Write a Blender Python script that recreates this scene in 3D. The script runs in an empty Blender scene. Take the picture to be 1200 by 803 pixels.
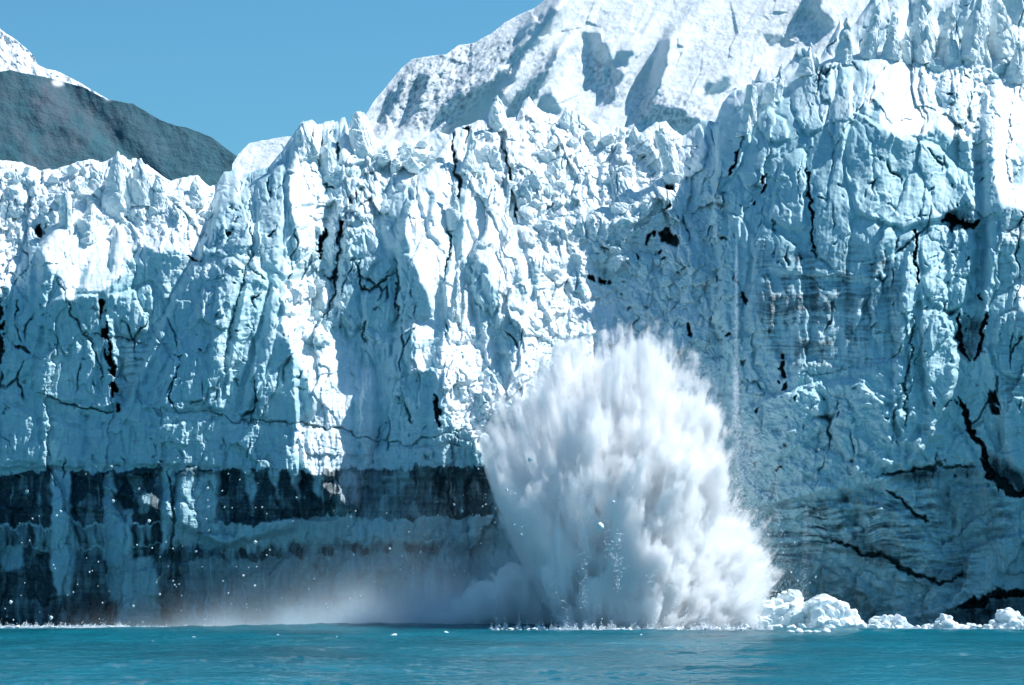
import bpy, bmesh, math, random
import numpy as np
from mathutils import Vector
R = math.radians
C = bpy.context.scene.collection
sc = bpy.context.scene

# ------------------------------------------------------------------ camera
F_PX, HORIZON, CU, CV, CAM_H = 4000.0, 695.0, 600.0, 401.5, 6.0
PITCH = math.atan((HORIZON - CV) / F_PX)
cam_d = bpy.data.cameras.new("camera"); cam = bpy.data.objects.new("camera", cam_d); C.objects.link(cam)
cam.location = (0, 0, CAM_H); cam.rotation_euler = (math.pi/2 + PITCH, 0, 0)
cam_d.sensor_width = 36; cam_d.lens = 36*F_PX/1200.0
cam_d.clip_start = 0.5; cam_d.clip_end = 60000
sc.camera = cam

# ------------------------------------------------------------------ sky, sun, exposure
SUN = np.array([0.60, 0.13, 0.78]); SUN /= np.linalg.norm(SUN)
world = bpy.data.worlds.new("World"); sc.world = world; world.use_nodes = True
nt = world.node_tree; bg = nt.nodes["Background"]
sky = nt.nodes.new("ShaderNodeTexSky"); sky.sky_type = 'NISHITA'; sky.sun_disc = False
sky.sun_elevation = math.asin(SUN[2]); sky.sun_rotation = math.atan2(SUN[0], SUN[1])
sky.altitude = 0; sky.air_density = 1.0; sky.dust_density = 0.3; sky.ozone_density = 1.0
tint = nt.nodes.new("ShaderNodeMix"); tint.data_type = 'RGBA'; tint.blend_type = 'MULTIPLY'
tint.inputs[0].default_value = 1.0; tint.inputs[7].default_value = (0.40, 0.85, 1.06, 1)
nt.links.new(sky.outputs[0], tint.inputs[6]); nt.links.new(tint.outputs[2], bg.inputs[0])
bg.inputs[1].default_value = 0.074
sun_d = bpy.data.lights.new("sun", 'SUN'); sun_d.energy = 4.2; sun_d.angle = R(0.5); sun_d.color = (1, 0.988, 0.975)
sun = bpy.data.objects.new("sun", sun_d); C.objects.link(sun)
sun.rotation_euler = Vector((-SUN[0], -SUN[1], -SUN[2])).to_track_quat('-Z', 'Y').to_euler()
sun.location = (200, 300, 400)
sc.view_settings.view_transform = 'Standard'; sc.view_settings.look = 'None'
sc.view_settings.exposure = 0.60; sc.view_settings.gamma = 1.0
cy = sc.cycles
cy.use_denoising = True; cy.denoiser = 'OPENIMAGEDENOISE'; cy.denoising_prefilter = 'ACCURATE'
cy.use_adaptive_sampling = True; cy.adaptive_threshold = 0.035
cy.max_bounces = 16; cy.diffuse_bounces = 3; cy.glossy_bounces = 2; cy.transmission_bounces = 2
cy.volume_bounces = 12; cy.volume_step_rate = 1.0; cy.volume_max_steps = 512
cy.sample_clamp_indirect = 8

# ------------------------------------------------------------------ helpers
def ray_point(u, v, Y):
    """world point whose photograph position is (u, v) at distance Y along +y (arrays)"""
    a = (u - CU)/F_PX; b = (CV - v)/F_PX
    dy = math.cos(PITCH) - b*math.sin(PITCH); dz = math.sin(PITCH) + b*math.cos(PITCH)
    return np.stack([a/dy*Y, Y + 0*a, CAM_H + dz/dy*Y], -1)
def mesh_from(name, V, Fq, smooth=True):
    me = bpy.data.meshes.new(name); V = np.ascontiguousarray(V, dtype=np.float32); Fq = np.ascontiguousarray(Fq, dtype=np.int32)
    n = Fq.shape[1]; me.vertices.add(len(V)); me.vertices.foreach_set("co", V.ravel())
    me.loops.add(Fq.size); me.loops.foreach_set("vertex_index", Fq.ravel())
    me.polygons.add(len(Fq)); me.polygons.foreach_set("loop_start", np.arange(0, Fq.size, n, dtype=np.int32))
    me.update(calc_edges=True)
    me.polygons.foreach_set("use_smooth", np.full(len(Fq), smooth, dtype=bool))
    return me
def put_color(me, cols, name="col"):
    a = me.color_attributes.new(name, 'FLOAT_COLOR', 'POINT')
    c = np.ones((len(me.vertices), 4), np.float32); c[:, :3] = cols; a.data.foreach_set("color", c.ravel())
def link(name, me, m=None, parent=None, loc=None):
    o = bpy.data.objects.new(name, me); C.objects.link(o)
    if m is not None and me is not None: me.materials.clear(); me.materials.append(m)
    if parent: o.parent = parent
    if loc is not None: o.location = loc
    return o
def tag(o, label=None, cat=None, group=None, kind=None):
    for k, x in (("label", label), ("category", cat), ("group", group), ("kind", kind)):
        if x: o[k] = x
    return o
def grid_faces(nr, nc):
    i = np.arange(nr*nc).reshape(nr, nc)
    return np.stack([i[:-1, :-1], i[1:, :-1], i[1:, 1:], i[:-1, 1:]], -1).reshape(-1, 4)

def _perm(seed): return np.random.default_rng(seed).permutation(4096)
def noise2(x, y, seed=0):
    g = np.random.default_rng(seed).random(4096)*2*np.pi; gx, gy = np.cos(g), np.sin(g)
    xi = np.floor(x).astype(np.int64); yi = np.floor(y).astype(np.int64); fx = x-xi; fy = y-yi
    def h(a, b): return ((a*73856093) ^ (b*19349663) ^ (seed*83492791)) & 4095
    def d(a, b, px, py): k = h(a, b); return gx[k]*px + gy[k]*py
    sx = fx*fx*fx*(fx*(fx*6-15)+10); sy = fy*fy*fy*(fy*(fy*6-15)+10)
    n0 = d(xi, yi, fx, fy)*(1-sx) + d(xi+1, yi, fx-1, fy)*sx
    n1 = d(xi, yi+1, fx, fy-1)*(1-sx) + d(xi+1, yi+1, fx-1, fy-1)*sx
    return (n0*(1-sy) + n1*sy)*1.5
def fbm(x, y, seed=0, octs=5, gain=0.5, lac=2.03, ridged=False):
    s = 0; a = 1.0; t = 0
    for k in range(octs):
        n = noise2(x, y, seed+k*17)
        if ridged: n = 1-2*np.abs(n)*1.2
        s = s + a*n; t += a; a *= gain; x = x*lac+3.1; y = y*lac-1.7
    return s/t
def voro(x, y, seed=0, jit=0.95):
    """returns F1, F2-F1 (edge), cell randoms (k=4) and offset from the seed, in cell units"""
    rng = np.random.default_rng(seed); T = rng.random((4096, 6))
    xi = np.floor(x).astype(np.int64); yi = np.floor(y).astype(np.int64)
    f1 = np.full(x.shape, 9.0); f2 = np.full(x.shape, 9.0); best = np.zeros(x.shape, np.int64)
    bx = np.zeros(x.shape); by = np.zeros(x.shape)
    for dy in (-1, 0, 1):
        for dx in (-1, 0, 1):
            cx = xi+dx; cy_ = yi+dy; k = ((cx*73856093) ^ (cy_*19349663)) & 4095
            px = x-(cx+0.5+jit*(T[k, 0]-0.5)); py = y-(cy_+0.5+jit*(T[k, 1]-0.5)); d = px*px+py*py
            m = d < f1
            f2 = np.where(m, f1, np.minimum(f2, d)); f1 = np.where(m, d, f1)
            best = np.where(m, k, best); bx = np.where(m, px, bx); by = np.where(m, py, by)
    f1 = np.sqrt(f1); f2 = np.sqrt(f2)
    return f1, f2-f1, T[best, 2:6], bx, by
def facets(u, v, sx, sy, seed, tilt=0.5, step=0.5, groove=0.15, gw=0.06, rnd=0.0):
    """broken-ice relief in px units: flat tilted plates with grooves between them; + is towards the viewer"""
    f1, e, T, bx, by = voro(u/sx, v/sy, seed)
    h = step*(T[:, :, 0]-0.5)*sx + tilt*((T[:, :, 1]-0.5)*bx*sx*2 + (T[:, :, 2]-0.5)*by*sy*1.2)
    h -= groove*sx*np.exp(-e/gw)
    if rnd: h += rnd*sx*np.sqrt(np.clip(e, 0, 1))
    return h, T[:, :, 3]
def blur(a, s):
    if s <= 0: return a
    r = max(1, int(round(s*0.9)))
    for _ in range(3):
        for ax in (0, 1):
            p = np.pad(a, [(r+1, r) if i == ax else (0, 0) for i in (0, 1)], mode='edge'); c = np.cumsum(p, axis=ax)
            a = (np.take(c, np.arange(2*r+1, c.shape[ax]), ax) - np.take(c, np.arange(0, c.shape[ax]-2*r-1), ax))/(2*r+1)
    return a
def inside(pts, x, y):
    c = np.zeros(x.shape, bool); n = len(pts)
    for i in range(n):
        x0, y0 = pts[i]; x1, y1 = pts[(i+1) % n]
        if y0 == y1: continue
        m = ((y0 > y) != (y1 > y)) & (x < (x1-x0)*(y-y0)/(y1-y0)+x0); c ^= m
    return c
class Field:
    """a map over photograph coordinates"""
    def __init__(s, u0, u1, v0, v1, res, warp=2.5, seed=5):
        s.u0, s.v0, s.res = u0, v0, res
        s.nu = int((u1-u0)*res)+1; s.nv = int((v1-v0)*res)+1
        uu = u0+np.arange(s.nu)/res; vv = v0+np.arange(s.nv)/res
        s.U, s.V = np.meshgrid(uu, vv)
        s.wu = s.U + warp*2.2*fbm(s.U/14, s.V/14, seed, 4, 0.6); s.wv = s.V + warp*2.2*fbm(s.U/14, s.V/14, seed+99, 4, 0.6)
    def new(s, val=0.0): return np.full(s.U.shape, float(val))
    def poly(s, M, pts, val, soft=0.6, k=1.0, pad=14):
        xs = [p[0] for p in pts]; ys = [p[1] for p in pts]; pad = pad + int(3*soft)
        i0 = max(0, int((min(xs)-pad-s.u0)*s.res)); i1 = min(s.nu, int((max(xs)+pad-s.u0)*s.res)+1)
        j0 = max(0, int((min(ys)-pad-s.v0)*s.res)); j1 = min(s.nv, int((max(ys)+pad-s.v0)*s.res)+1)
        if i1 <= i0+2 or j1 <= j0+2: return
        sl = (slice(j0, j1), slice(i0, i1))
        m = inside(pts, s.wu[sl], s.wv[sl]).astype(float); m = blur(m, soft*s.res)*k
        M[sl] = M[sl]*(1-m)+val*m
    def line(s, M, pts, w, val, soft=0.5, k=1.0):
        """a tapering ragged crack along a polyline, w half-width in px"""
        L_ = np.cumsum([0]+[math.hypot(q[0]-p[0], q[1]-p[1]) for p, q in zip(pts[:-1], pts[1:])]); tot = L_[-1]
        xs = [p[0] for p in pts]; ys = [p[1] for p in pts]; pad = w*3+12
        i0 = max(0, int((min(xs)-pad-s.u0)*s.res)); i1 = min(s.nu, int((max(xs)+pad-s.u0)*s.res)+1)
        j0 = max(0, int((min(ys)-pad-s.v0)*s.res)); j1 = min(s.nv, int((max(ys)+pad-s.v0)*s.res)+1)
        if i1 <= i0 or j1 <= j0: return
        sl = (slice(j0, j1), slice(i0, i1)); x = s.wu[sl]*1.2-s.U[sl]*.2; y = s.wv[sl]*1.2-s.V[sl]*.2
        x = x + 5*fbm(s.U[sl]/24, s.V[sl]/24, 301, 3); y = y + 5*fbm(s.U[sl]/24, s.V[sl]/24, 302, 3)
        D = np.full(x.shape, 1e9); A = np.zeros(x.shape)
        for a, (p, q) in enumerate(zip(pts[:-1], pts[1:])):
            dx, dy = q[0]-p[0], q[1]-p[1]; t = np.clip(((x-p[0])*dx+(y-p[1])*dy)/(dx*dx+dy*dy+1e-9), 0, 1)
            d = np.hypot(x-p[0]-t*dx, y-p[1]-t*dy); m = d < D; D = np.where(m, d, D); A = np.where(m, (L_[a]+t*(L_[a+1]-L_[a]))/tot, A)
        ww = w*(np.clip(np.sin(np.pi*np.clip(A*.96+.02, 0, 1)), 0, 1)**.55)*np.clip(.95+1.1*fbm(s.U[sl]/13, s.V[sl]/18, int(303+pts[0][0]) % 900, 4, .7), .35, 1.7)
        m = np.clip((ww-D)/soft+0.35, 0, 1)*k
        M[sl] = np.maximum(M[sl], min(1.6, .25+.42*w)*val*m)
    def sample(s, M, u, v):
        x = np.clip((u-s.u0)*s.res, 0, s.nu-1.001); y = np.clip((v-s.v0)*s.res, 0, s.nv-1.001)
        xi = x.astype(int); yi = y.astype(int); fx = x-xi; fy = y-yi
        if M.ndim == 3: fx = fx[..., None]; fy = fy[..., None]
        return (M[yi, xi]*(1-fx)+M[yi, xi+1]*fx)*(1-fy) + (M[yi+1, xi]*(1-fx)+M[yi+1, xi+1]*fx)*fy
    def relief(s, G, Ym, lam_px=120.0, mu=0.03):
        """depth whose slope towards the sun is G and whose large form follows Ym (px units, least squares)"""
        ph, pw = 160, 160
        Gp = np.pad(G, ((ph, ph), (pw, pw)), mode='linear_ramp', end_values=0.3); Yp = np.pad(Ym, ((ph, ph), (pw, pw)), mode='edge')
        # reflect Ym to make it periodic-safe
        ramp = Yp.mean(); Yd = Yp-ramp
        wy = np.ones(Yd.shape[0]); wy[:ph] = np.linspace(0, 1, ph); wy[-ph:] = np.linspace(1, 0, ph)
        wx = np.ones(Yd.shape[1]); wx[:pw] = np.linspace(0, 1, pw); wx[-pw:] = np.linspace(1, 0, pw)
        w = wy[:, None]*wx[None, :]; Yd = Yd*w
        dx, dy = SUN[0], -SUN[2]; n = math.hypot(dx, dy); dx /= n; dy /= n
        Gd = (Gp - 0)*w
        g0 = (np.gradient(Yd, axis=1)*dx + np.gradient(Yd, axis=0)*dy)*s.res
        D = Gd - g0          # what the slope lacks
        ky = np.fft.fftfreq(D.shape[0])[:, None]*2*np.pi*s.res; kx = np.fft.rfftfreq(D.shape[1])[None, :]*2*np.pi*s.res
        kd = kx*dx+ky*dy; kp = -kx*dy+ky*dx; lam = (1.0/lam_px)**2
        H = -1j*kd*np.fft.rfft2(D)/(kd*kd+lam+mu*kp*kp)
        return (np.fft.irfft2(H, D.shape)+Yd+ramp)[ph:-ph, pw:-pw]

# ------------------------------------------------------------------ materials
def new_mat(name):
    m = bpy.data.materials.new(name); m.use_nodes = True; m.node_tree.nodes.clear(); return m, m.node_tree.nodes, m.node_tree.links
def ice_material(name, rough=0.55, spec=0.3, bump=0.25, scale=1.6, attr=True, color=(0.8, 0.88, 0.9)):
    m, N, L = new_mat(name); out = N.new("ShaderNodeOutputMaterial"); p = N.new("ShaderNodeBsdfPrincipled"); L.new(p.outputs[0], out.inputs[0])
    p.inputs["Roughness"].default_value = rough; p.inputs["Specular IOR Level"].default_value = spec
    tc = N.new("ShaderNodeTexCoord"); n1 = N.new("ShaderNodeTexNoise"); n1.inputs["Scale"].default_value = scale; n1.inputs["Detail"].default_value = 7
    n1.inputs["Roughness"].default_value = 0.65; L.new(tc.outputs["Object"], n1.inputs["Vector"])
    b = N.new("ShaderNodeBump"); b.inputs["Strength"].default_value = bump; b.inputs["Distance"].default_value = 0.5/scale
    L.new(n1.outputs["Fac"], b.inputs["Height"]); L.new(b.outputs[0], p.inputs["Normal"])
    mx = N.new("ShaderNodeMix"); mx.data_type = 'RGBA'; mx.blend_type = 'MULTIPLY'; mx.inputs[0].default_value = 1
    rp = N.new("ShaderNodeMapRange"); rp.inputs[1].default_value = 0.3; rp.inputs[2].default_value = 0.7; rp.inputs[3].default_value = 0.88; rp.inputs[4].default_value = 1.08
    L.new(n1.outputs["Fac"], rp.inputs[0]); L.new(rp.outputs[0], mx.inputs[7])
    if attr:
        a = N.new("ShaderNodeAttribute"); a.attribute_name = "col"; L.new(a.outputs["Color"], mx.inputs[6])
    else: mx.inputs[6].default_value = (*color, 1)
    L.new(mx.outputs[2], p.inputs["Base Color"])
    return m
M_ICE = ice_material("glacier_ice")
M_SNOW = ice_material("mountain_snow", rough=0.7, spec=0.1, bump=0.3, scale=0.08)
M_BLOCK = ice_material("white_ice", attr=False, color=(0.80, 0.89, 0.905), bump=0.5, scale=1.2)
M_BLUE = ice_material("blue_ice", attr=False, color=(0.50, 0.72, 0.78), bump=0.5, scale=1.2)
M_ROCK = ice_material("hill_rock", attr=True, rough=0.9, spec=0.05, bump=0.5, scale=0.03)

# ------------------------------------------------------------------ the glacier front: maps over the photograph
GF = Field(-70, 1270, -70, 790, 1.15)
U, V = GF.U, GF.V
SIL = [(-70,192),(0,187),(25,190),(50,200),(75,195),(105,187),(120,190),(133,183),(138,179),(150,186),(165,187),(180,200),(200,213),(215,207),(232,206),(246,218),(254,216),
 (262,203),(275,199),(283,205),(300,200),(315,196),(328,180),(338,165),(350,150),(355,143),(366,140),(372,146),(384,143),(398,141),(404,138),(408,150),(414,134),(420,130),(427,132),(434,146),(440,160),
 (448,165),(460,162),(468,166),(478,161),(490,168),(500,160),(515,155),(527,158),(534,151),(547,148),(560,142),(572,138),(578,116),(583,112),(588,118),(594,138),(606,136),(614,118),(620,112),(628,124),(640,132),
 (656,138),(664,126),(676,130),(690,140),(706,152),(722,146),(736,150),(752,156),(768,144),(780,140),(788,150),(800,160),(812,150),(824,140),(838,142),(846,122),(856,110),(866,104),(880,104),(892,76),(904,80),(915,84),(928,70),(934,56),(944,54),(952,62),
 (962,66),(972,48),(985,22),(990,36),(1002,26),(1018,4),(1026,-10),(1040,-4),(1055,-24),(1080,-40),(1110,-52),(1150,-58),(1270,-62)]
sx_, sy_ = np.array([p[0] for p in SIL], float), np.array([p[1] for p in SIL], float)
def sil(u): return np.interp(u, sx_, sy_) + 1.6*fbm(u/9, 0*u+3.3, 61, 4, 0.6) + 2.5*(voro(np.asarray(u)[None, :]/13.0, np.full((1, len(u)), 7.7), 62)[2][0, :, 0]-0.5)

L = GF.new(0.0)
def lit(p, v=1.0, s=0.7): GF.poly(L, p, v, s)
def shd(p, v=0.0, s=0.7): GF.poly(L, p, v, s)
# left lobe
lit([(-70,150),(262,150),(262,205),(255,235),(246,262),(236,285),(224,300),(206,291),(188,298),(170,288),(156,294),(144,322),(128,336),(104,344),(92,336),(84,352),(72,352),(72,326),(56,312),(48,287),(32,283),(26,300),(18,322),(0,345),(-70,350)])
shd([(66,238),(72,222),(79,230),(82,246),(74,254),(68,250)]); shd([(102,214),(112,203),(121,201),(118,210),(108,216)],0.1)
shd([(40,266),(52,238),(60,246),(66,256),(60,268),(48,276)],0.0); shd([(132,250),(150,247),(168,250),(164,262),(140,264)],0.15)
shd([(143,198),(148,195),(147,222),(143,220)],.2); shd([(192,245),(212,246),(220,256),(206,262),(196,258)],.25); shd([(112,222),(118,224),(134,240),(122,238)],.2)
shd([(0,240),(30,236),(36,250),(6,256)],.35); shd([(16,206),(46,210),(40,218),(14,214)],.3); shd([(160,208),(178,214),(190,226),(176,222)],.3)
shd([(92,290),(102,268),(107,266),(96,288),(94,292)],0); shd([(128,318),(130,285),(138,271),(134,290),(131,318)],0); shd([(140,322),(146,298),(148,296),(143,324)],0)
lit([(96,318),(104,306),(106,308),(100,330),(94,336)],.2)
# central left slope: a few streaks
lit([(236,316),(256,298),(260,300),(240,322)],.75); lit([(268,228),(284,215),(288,222),(276,236)],.8); lit([(262,205),(285,202),(290,214),(274,216),(264,222)],.9)
# rib A
lit([(352,145),(366,141),(398,141),(404,140),(404,150),(388,152),(380,158),(372,190),(372,206),(376,225),(388,228),(378,242),(383,262),(372,268),(370,288),(366,296),(352,300),(350,272),(340,245),(336,216),(344,196),(350,178),(340,172)])
shd([(326,192),(350,150),(346,172),(336,196),(328,200)],0); shd([(376,168),(388,153),(394,168),(393,198),(376,206)],.25)
lit([(412,133),(427,132),(440,160),(446,176),(432,186),(416,196),(404,196),(396,188),(398,166),(408,150)])
shd([(378,206),(398,201),(432,194),(446,190),(470,198),(486,196),(478,210),(448,202),(434,214),(422,236),(408,250),(404,270),(396,300),(384,312),(374,292),(386,262),(381,240),(388,226)],-.1)
lit([(440,164),(470,160),(500,158),(512,164),(505,180),(496,198),(484,190),(470,194),(452,188),(440,182)],.85)
lit([(446,197),(470,202),(494,204),(505,196),(515,178),(528,160),(545,150),(556,160),(545,196),(540,216),(550,224),(534,240),(528,226),(526,262),(530,300),(520,326),(514,346),(518,380),(506,400),(498,436),(480,437),(488,410),(486,386),(464,380),(506,373),(504,352),(492,326),(482,302),(474,268),(480,250),(484,224),(470,214),(452,206),(446,226),(444,246),(437,262),(424,256),(414,244),(426,224),(436,206)])
shd([(503,225),(510,228),(506,250),(512,262),(503,262)],.2); shd([(528,240),(540,232),(536,262),(528,300),(524,280)],0)
shd([(548,172),(556,158),(584,148),(590,165),(588,186),(574,192),(560,184)],.15)
lit([(325,346),(345,326),(365,322),(372,350),(368,362),(382,388),(400,390),(412,408),(426,432),(440,430),(440,500),(434,560),(425,592),(402,592),(378,566),(352,540),(342,518),(350,496),(364,490),(368,470),(362,450),(346,425),(340,402),(330,376),(336,360)],.95)
lit([(330,304),(352,300),(366,298),(364,312),(350,320),(336,322)],.6); lit([(378,330),(388,334),(392,352),(384,366),(376,352)],.8); lit([(356,395),(380,392),(386,400),(378,412),(362,412)],.2)
shd([(316,424),(346,418),(360,448),(366,470),(350,494),(322,496),(312,470)],0.05); shd([(412,470),(424,470),(424,545),(414,548)],.2)
lit([(434,440),(440,430),(442,500),(440,560),(434,560)],1); lit([(421,404),(440,402),(446,388),(462,384),(460,400),(446,412),(430,410)],.5)
lit([(300,560),(345,560),(400,590),(350,595)],.06)
# centre slopes
lit([(528,160),(560,130),(625,100),(700,130),(800,140),(800,165),(812,170),(802,196),(808,206),(792,232),(766,236),(744,244),(742,262),(724,262),(700,262),(690,252),(672,270),(690,290),(704,322),(724,344),(732,352),(716,384),(760,400),(780,430),(640,470),(600,470),(560,500),(552,440),(584,436),(604,412),(614,388),(600,370),(584,374),(584,344),(566,310),(546,300),(540,316),(530,330),(526,300),(536,262),(550,222),(545,190)],1)
lit([(525,322),(535,314),(541,318),(550,345),(556,370),(562,402),(566,432),(560,470),(572,502),(590,500),(600,520),(570,540),(548,506),(530,502),(520,470),(510,440),(515,412),(524,384),(521,340)],1)
shd([(534,250),(540,236),(544,262),(541,300),(534,318)],0); shd([(556,460),(572,470),(570,500),(560,492)],0.1); shd([(530,450),(541,458),(546,476),(534,468)],.2)
shd([(546,302),(566,311),(582,342),(583,368),(577,396),(566,384),(556,346),(545,326)],.12); shd([(574,378),(598,373),(612,386),(604,412),(590,450),(577,456),(568,412)],.15)
lit([(566,384),(576,390),(582,430),(572,440),(564,420)],.9)
shd([(592,198),(598,206),(602,240),(606,266),(602,256),(594,224)],0); shd([(612,216),(620,218),(616,236),(610,230)],.2); shd([(650,182),(662,180),(655,186),(652,200),(648,196)],.1)
shd([(636,250),(650,236),(652,240),(642,252)],0); shd([(690,160),(704,152),(712,168),(700,180),(692,178)],.4); shd([(658,130),(676,126),(684,142),(676,156),(660,152)],.45)
shd([(726,152),(752,150),(760,164),(742,172),(730,166)],.35); shd([(738,186),(752,172),(762,168),(776,198),(768,204),(754,186)],-.05); shd([(706,170),(722,168),(720,180),(708,180)],.3); shd([(708,200),(724,200),(736,226),(722,236),(710,220)],.45)
shd([(690,270),(716,262),(726,276),(706,292)],.3); shd([(652,262),(662,268),(650,276),(646,270)],.1); shd([(670,300),(682,300),(684,340),(674,350)],.3); shd([(620,300),(630,310),(632,350),(622,352)],.4)
shd([(600,320),(612,330),(618,360),(604,350)],.5); shd([(560,200),(568,196),(572,240),(562,250)],.45)
lit([(784,146),(798,150),(814,170),(812,190),(802,200),(796,180),(782,168)],.85)
# right tower
lit([(846,118),(870,104),(892,76),(930,58),(985,22),(1200,-70),(1270,-70),(1270,60),(1200,90),(1010,62),(984,76),(958,76),(924,96),(922,112),(904,118),(890,128),(884,134),(878,120),(860,126)],.95)
lit([(1006,76),(1036,62),(1076,64),(1080,100),(1102,138),(1112,146),(1134,152),(1128,166),(1112,160),(1096,146),(1086,158),(1066,160),(1040,152),(1030,140),(1036,110),(1022,126),(1002,118),(1012,104),(1026,90)],1)
shd([(1000,108),(1016,96),(1028,100),(1014,114),(1004,116)],.2); shd([(880,116),(895,106),(902,112),(892,124),(884,126)],.2)
lit([(1078,60),(1140,40),(1200,70),(1200,95),(1150,110),(1146,124),(1150,142),(1138,152),(1112,146),(1080,100)],.62)
lit([(1165,92),(1172,78),(1192,88),(1270,96),(1270,300),(1196,244),(1172,238),(1164,205),(1162,150)],1); shd([(1146,96),(1160,92),(1164,130),(1162,200),(1168,250),(1156,260),(1148,200),(1152,140)],0)
lit([(1192,330),(1200,320),(1270,310),(1270,380),(1196,366)],.9); lit([(1176,268),(1210,262),(1210,280),(1178,284)],.55); lit([(1184,186),(1200,184),(1200,216),(1188,214)],.3)
lit([(1143,232),(1147,234),(1146,250),(1142,248)],1)
# upper right serac field, shadowed sides
for p in ([(1000,48),(1018,18),(1026,4),(1030,12),(1024,40),(1010,52)], [(1022,50),(1036,28),(1048,14),(1042,40),(1030,55)], [(1062,32),(1066,6),(1078,-6),(1076,18),(1068,32)], [(1100,46),(1102,14),(1118,6),(1142,-10),(1128,34),(1108,47)],
          [(1118,62),(1132,30),(1140,0),(1144,6),(1138,40),(1128,62)], [(1138,62),(1152,50),(1150,66),(1142,68)], [(1160,54),(1176,46),(1186,34),(1192,56),(1176,56)], [(1162,10),(1175,0),(1200,-8),(1200,34),(1182,22),(1170,16)],
          [(1076,62),(1090,50),(1098,58),(1092,68),(1080,68)], [(1160,84),(1176,72),(1200,76),(1200,96),(1172,90)], [(1086,118),(1100,98),(1132,104),(1122,120),(1098,128)], [(934,72),(940,56),(960,54),(962,62),(946,76)], [(962,62),(972,46),(984,24),(978,46),(968,64)],
          [(1056,-10),(1062,-30),(1070,-36),(1066,-12)], [(1190,56),(1210,50),(1210,66),(1194,66)]): shd(p, -.05)
shd([(1120,100),(1140,92),(1148,104),(1140,118),(1124,114)],.3)
lit([(1085,128),(1100,126),(1120,136),(1118,146),(1096,140)],.7)
# small lit flecks low on the shaded wall
rng = np.random.default_rng(8)
for (a0, a1, b0, b1, n) in ((940,1020,340,400,26), (905,960,320,350,8), (600,640,400,470,0), (700,800,230,330,16), (440,520,430,560,16), (560,600,480,540,12)):
    for _ in range(n):
        x = rng.uniform(a0, a1); y = rng.uniform(b0, b1); r = rng.uniform(1.2, 3.6)
        GF.poly(L, [(x-r, y), (x, y-r*rng.uniform(.5, 1.4)), (x+r, y), (x, y+r)], .8, .4, pad=6)

# rubble (broken blocks) and smooth-face weights
RB = GF.new(0.0)
for p, val in (([(-70,150),(262,150),(255,250),(225,300),(140,270),(60,250),(40,290),(0,350),(-70,350)],1.), ([(390,190),(500,158),(560,130),(800,140),(860,200),(850,290),(870,420),(760,400),(720,380),(640,300),(610,240),(540,220),(500,200),(440,260),(390,300),(370,250)],.9),
    ([(330,300),(400,280),(400,400),(340,410),(320,350)],.9), ([(510,380),(600,440),(600,520),(510,520)],.7), ([(600,280),(740,330),(720,400),(780,430),(640,470),(580,400)],.45), ([(850,480),(950,440),(1050,500),(1040,600),(900,700),(850,600)],.7), ([(1080,60),(1200,60),(1200,120),(1150,180),(1140,280),(1110,260),(1130,170),(1080,100)],.9),
    ([(1100,270),(1150,280),(1150,500),(1200,620),(1120,640),(1110,480)],.5), ([(230,260),(300,210),(340,240),(330,420),(200,460)],.35)):
    GF.poly(RB, p, val, 12)
# cracks and holes: carved depth (px)
CR = GF.new(0.0); HO = GF.new(0.0)
HN = .8*fbm(U/11, V/22, 311, 5, .62) - .16*(voro(U/6, V/12, 312)[0]-.45)
_w1 = U+5*fbm(U/12, V/12, 314, 3); _w2 = V+6*fbm(U/12, V/12, 315, 3); _T = voro(_w1/6.0, _w2/9.0, 316)[2]; _T2 = voro(_w1/3.0, _w2/4.0, 317)[2]; HC = .8*(_T[:, :, 0] > .50) + .35*_T2[:, :, 0]-.1
def crack(p, w, d, s=.8): GF.line(CR, p, w, d, s)
def hole(p, d):
    mk = GF.new(0.0); GF.poly(mk, p, 1.0, 1.6); mk = np.clip((mk-.22-HC)*5, 0, 1); np.maximum(HO, mk, out=HO); np.maximum(CR, 1.5*d*mk, out=CR)
hole([(119,348),(123,350),(124,376),(128,402),(134,430),(137,450),(138,474),(143,482),(134,483),(131,462),(130,436),(122,416),(120,384)], 54)
crack([(69,325),(78,352),(84,366),(95,390),(108,402),(116,420),(118,450)],1.2,16); crack([(95,388),(130,396),(174,404)],1.3,10); crack([(42,462),(70,470),(100,478),(134,484)],1.3,18)
crack([(190,480),(215,482),(255,484),(275,492),(310,494),(350,496),(400,504),(440,515),(480,520),(530,506),(575,502)],1.0,14)
hole([(-8,345),(3,352),(4,380),(2,410),(0,440),(-6,440)], 40); crack([(20,405),(34,412)],2.5,14); hole([(40,268),(50,262),(56,268),(60,276),(50,280),(42,276)], 34)
crack([(288,292),(294,315),(304,322),(318,330)],1.2,12); crack([(372,302),(377,284),(380,268)],2.6,36); crack([(396,256),(401,268),(397,288)],2.4,36); crack([(297,200),(292,230),(296,290),(284,330),(266,400),(262,440)],1.2,14)
crack([(368,150),(362,165),(356,175)],1.2,20); crack([(397,165),(396,190)],1.5,20); crack([(463,302),(465,330),(464,378)],1.4,22); crack([(418,300),(424,330),(430,345),(446,330),(462,318)],1.4,22); crack([(425,378),(428,400)],1.3,16)
crack([(404,270),(398,300),(392,340),(380,375)],1.6,22); crack([(508,460),(513,480),(512,500)],3.,26); crack([(540,148),(552,152),(547,165)],1.8,30); crack([(588,160),(592,180),(596,210),(604,245),(607,262)],1.6,26)
crack([(527,150),(533,196),(538,212),(534,250)],1.6,26); crack([(527,216),(530,240),(526,300),(522,330)],1.6,18); crack([(640,248),(648,238)],1.5,12)
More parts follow.
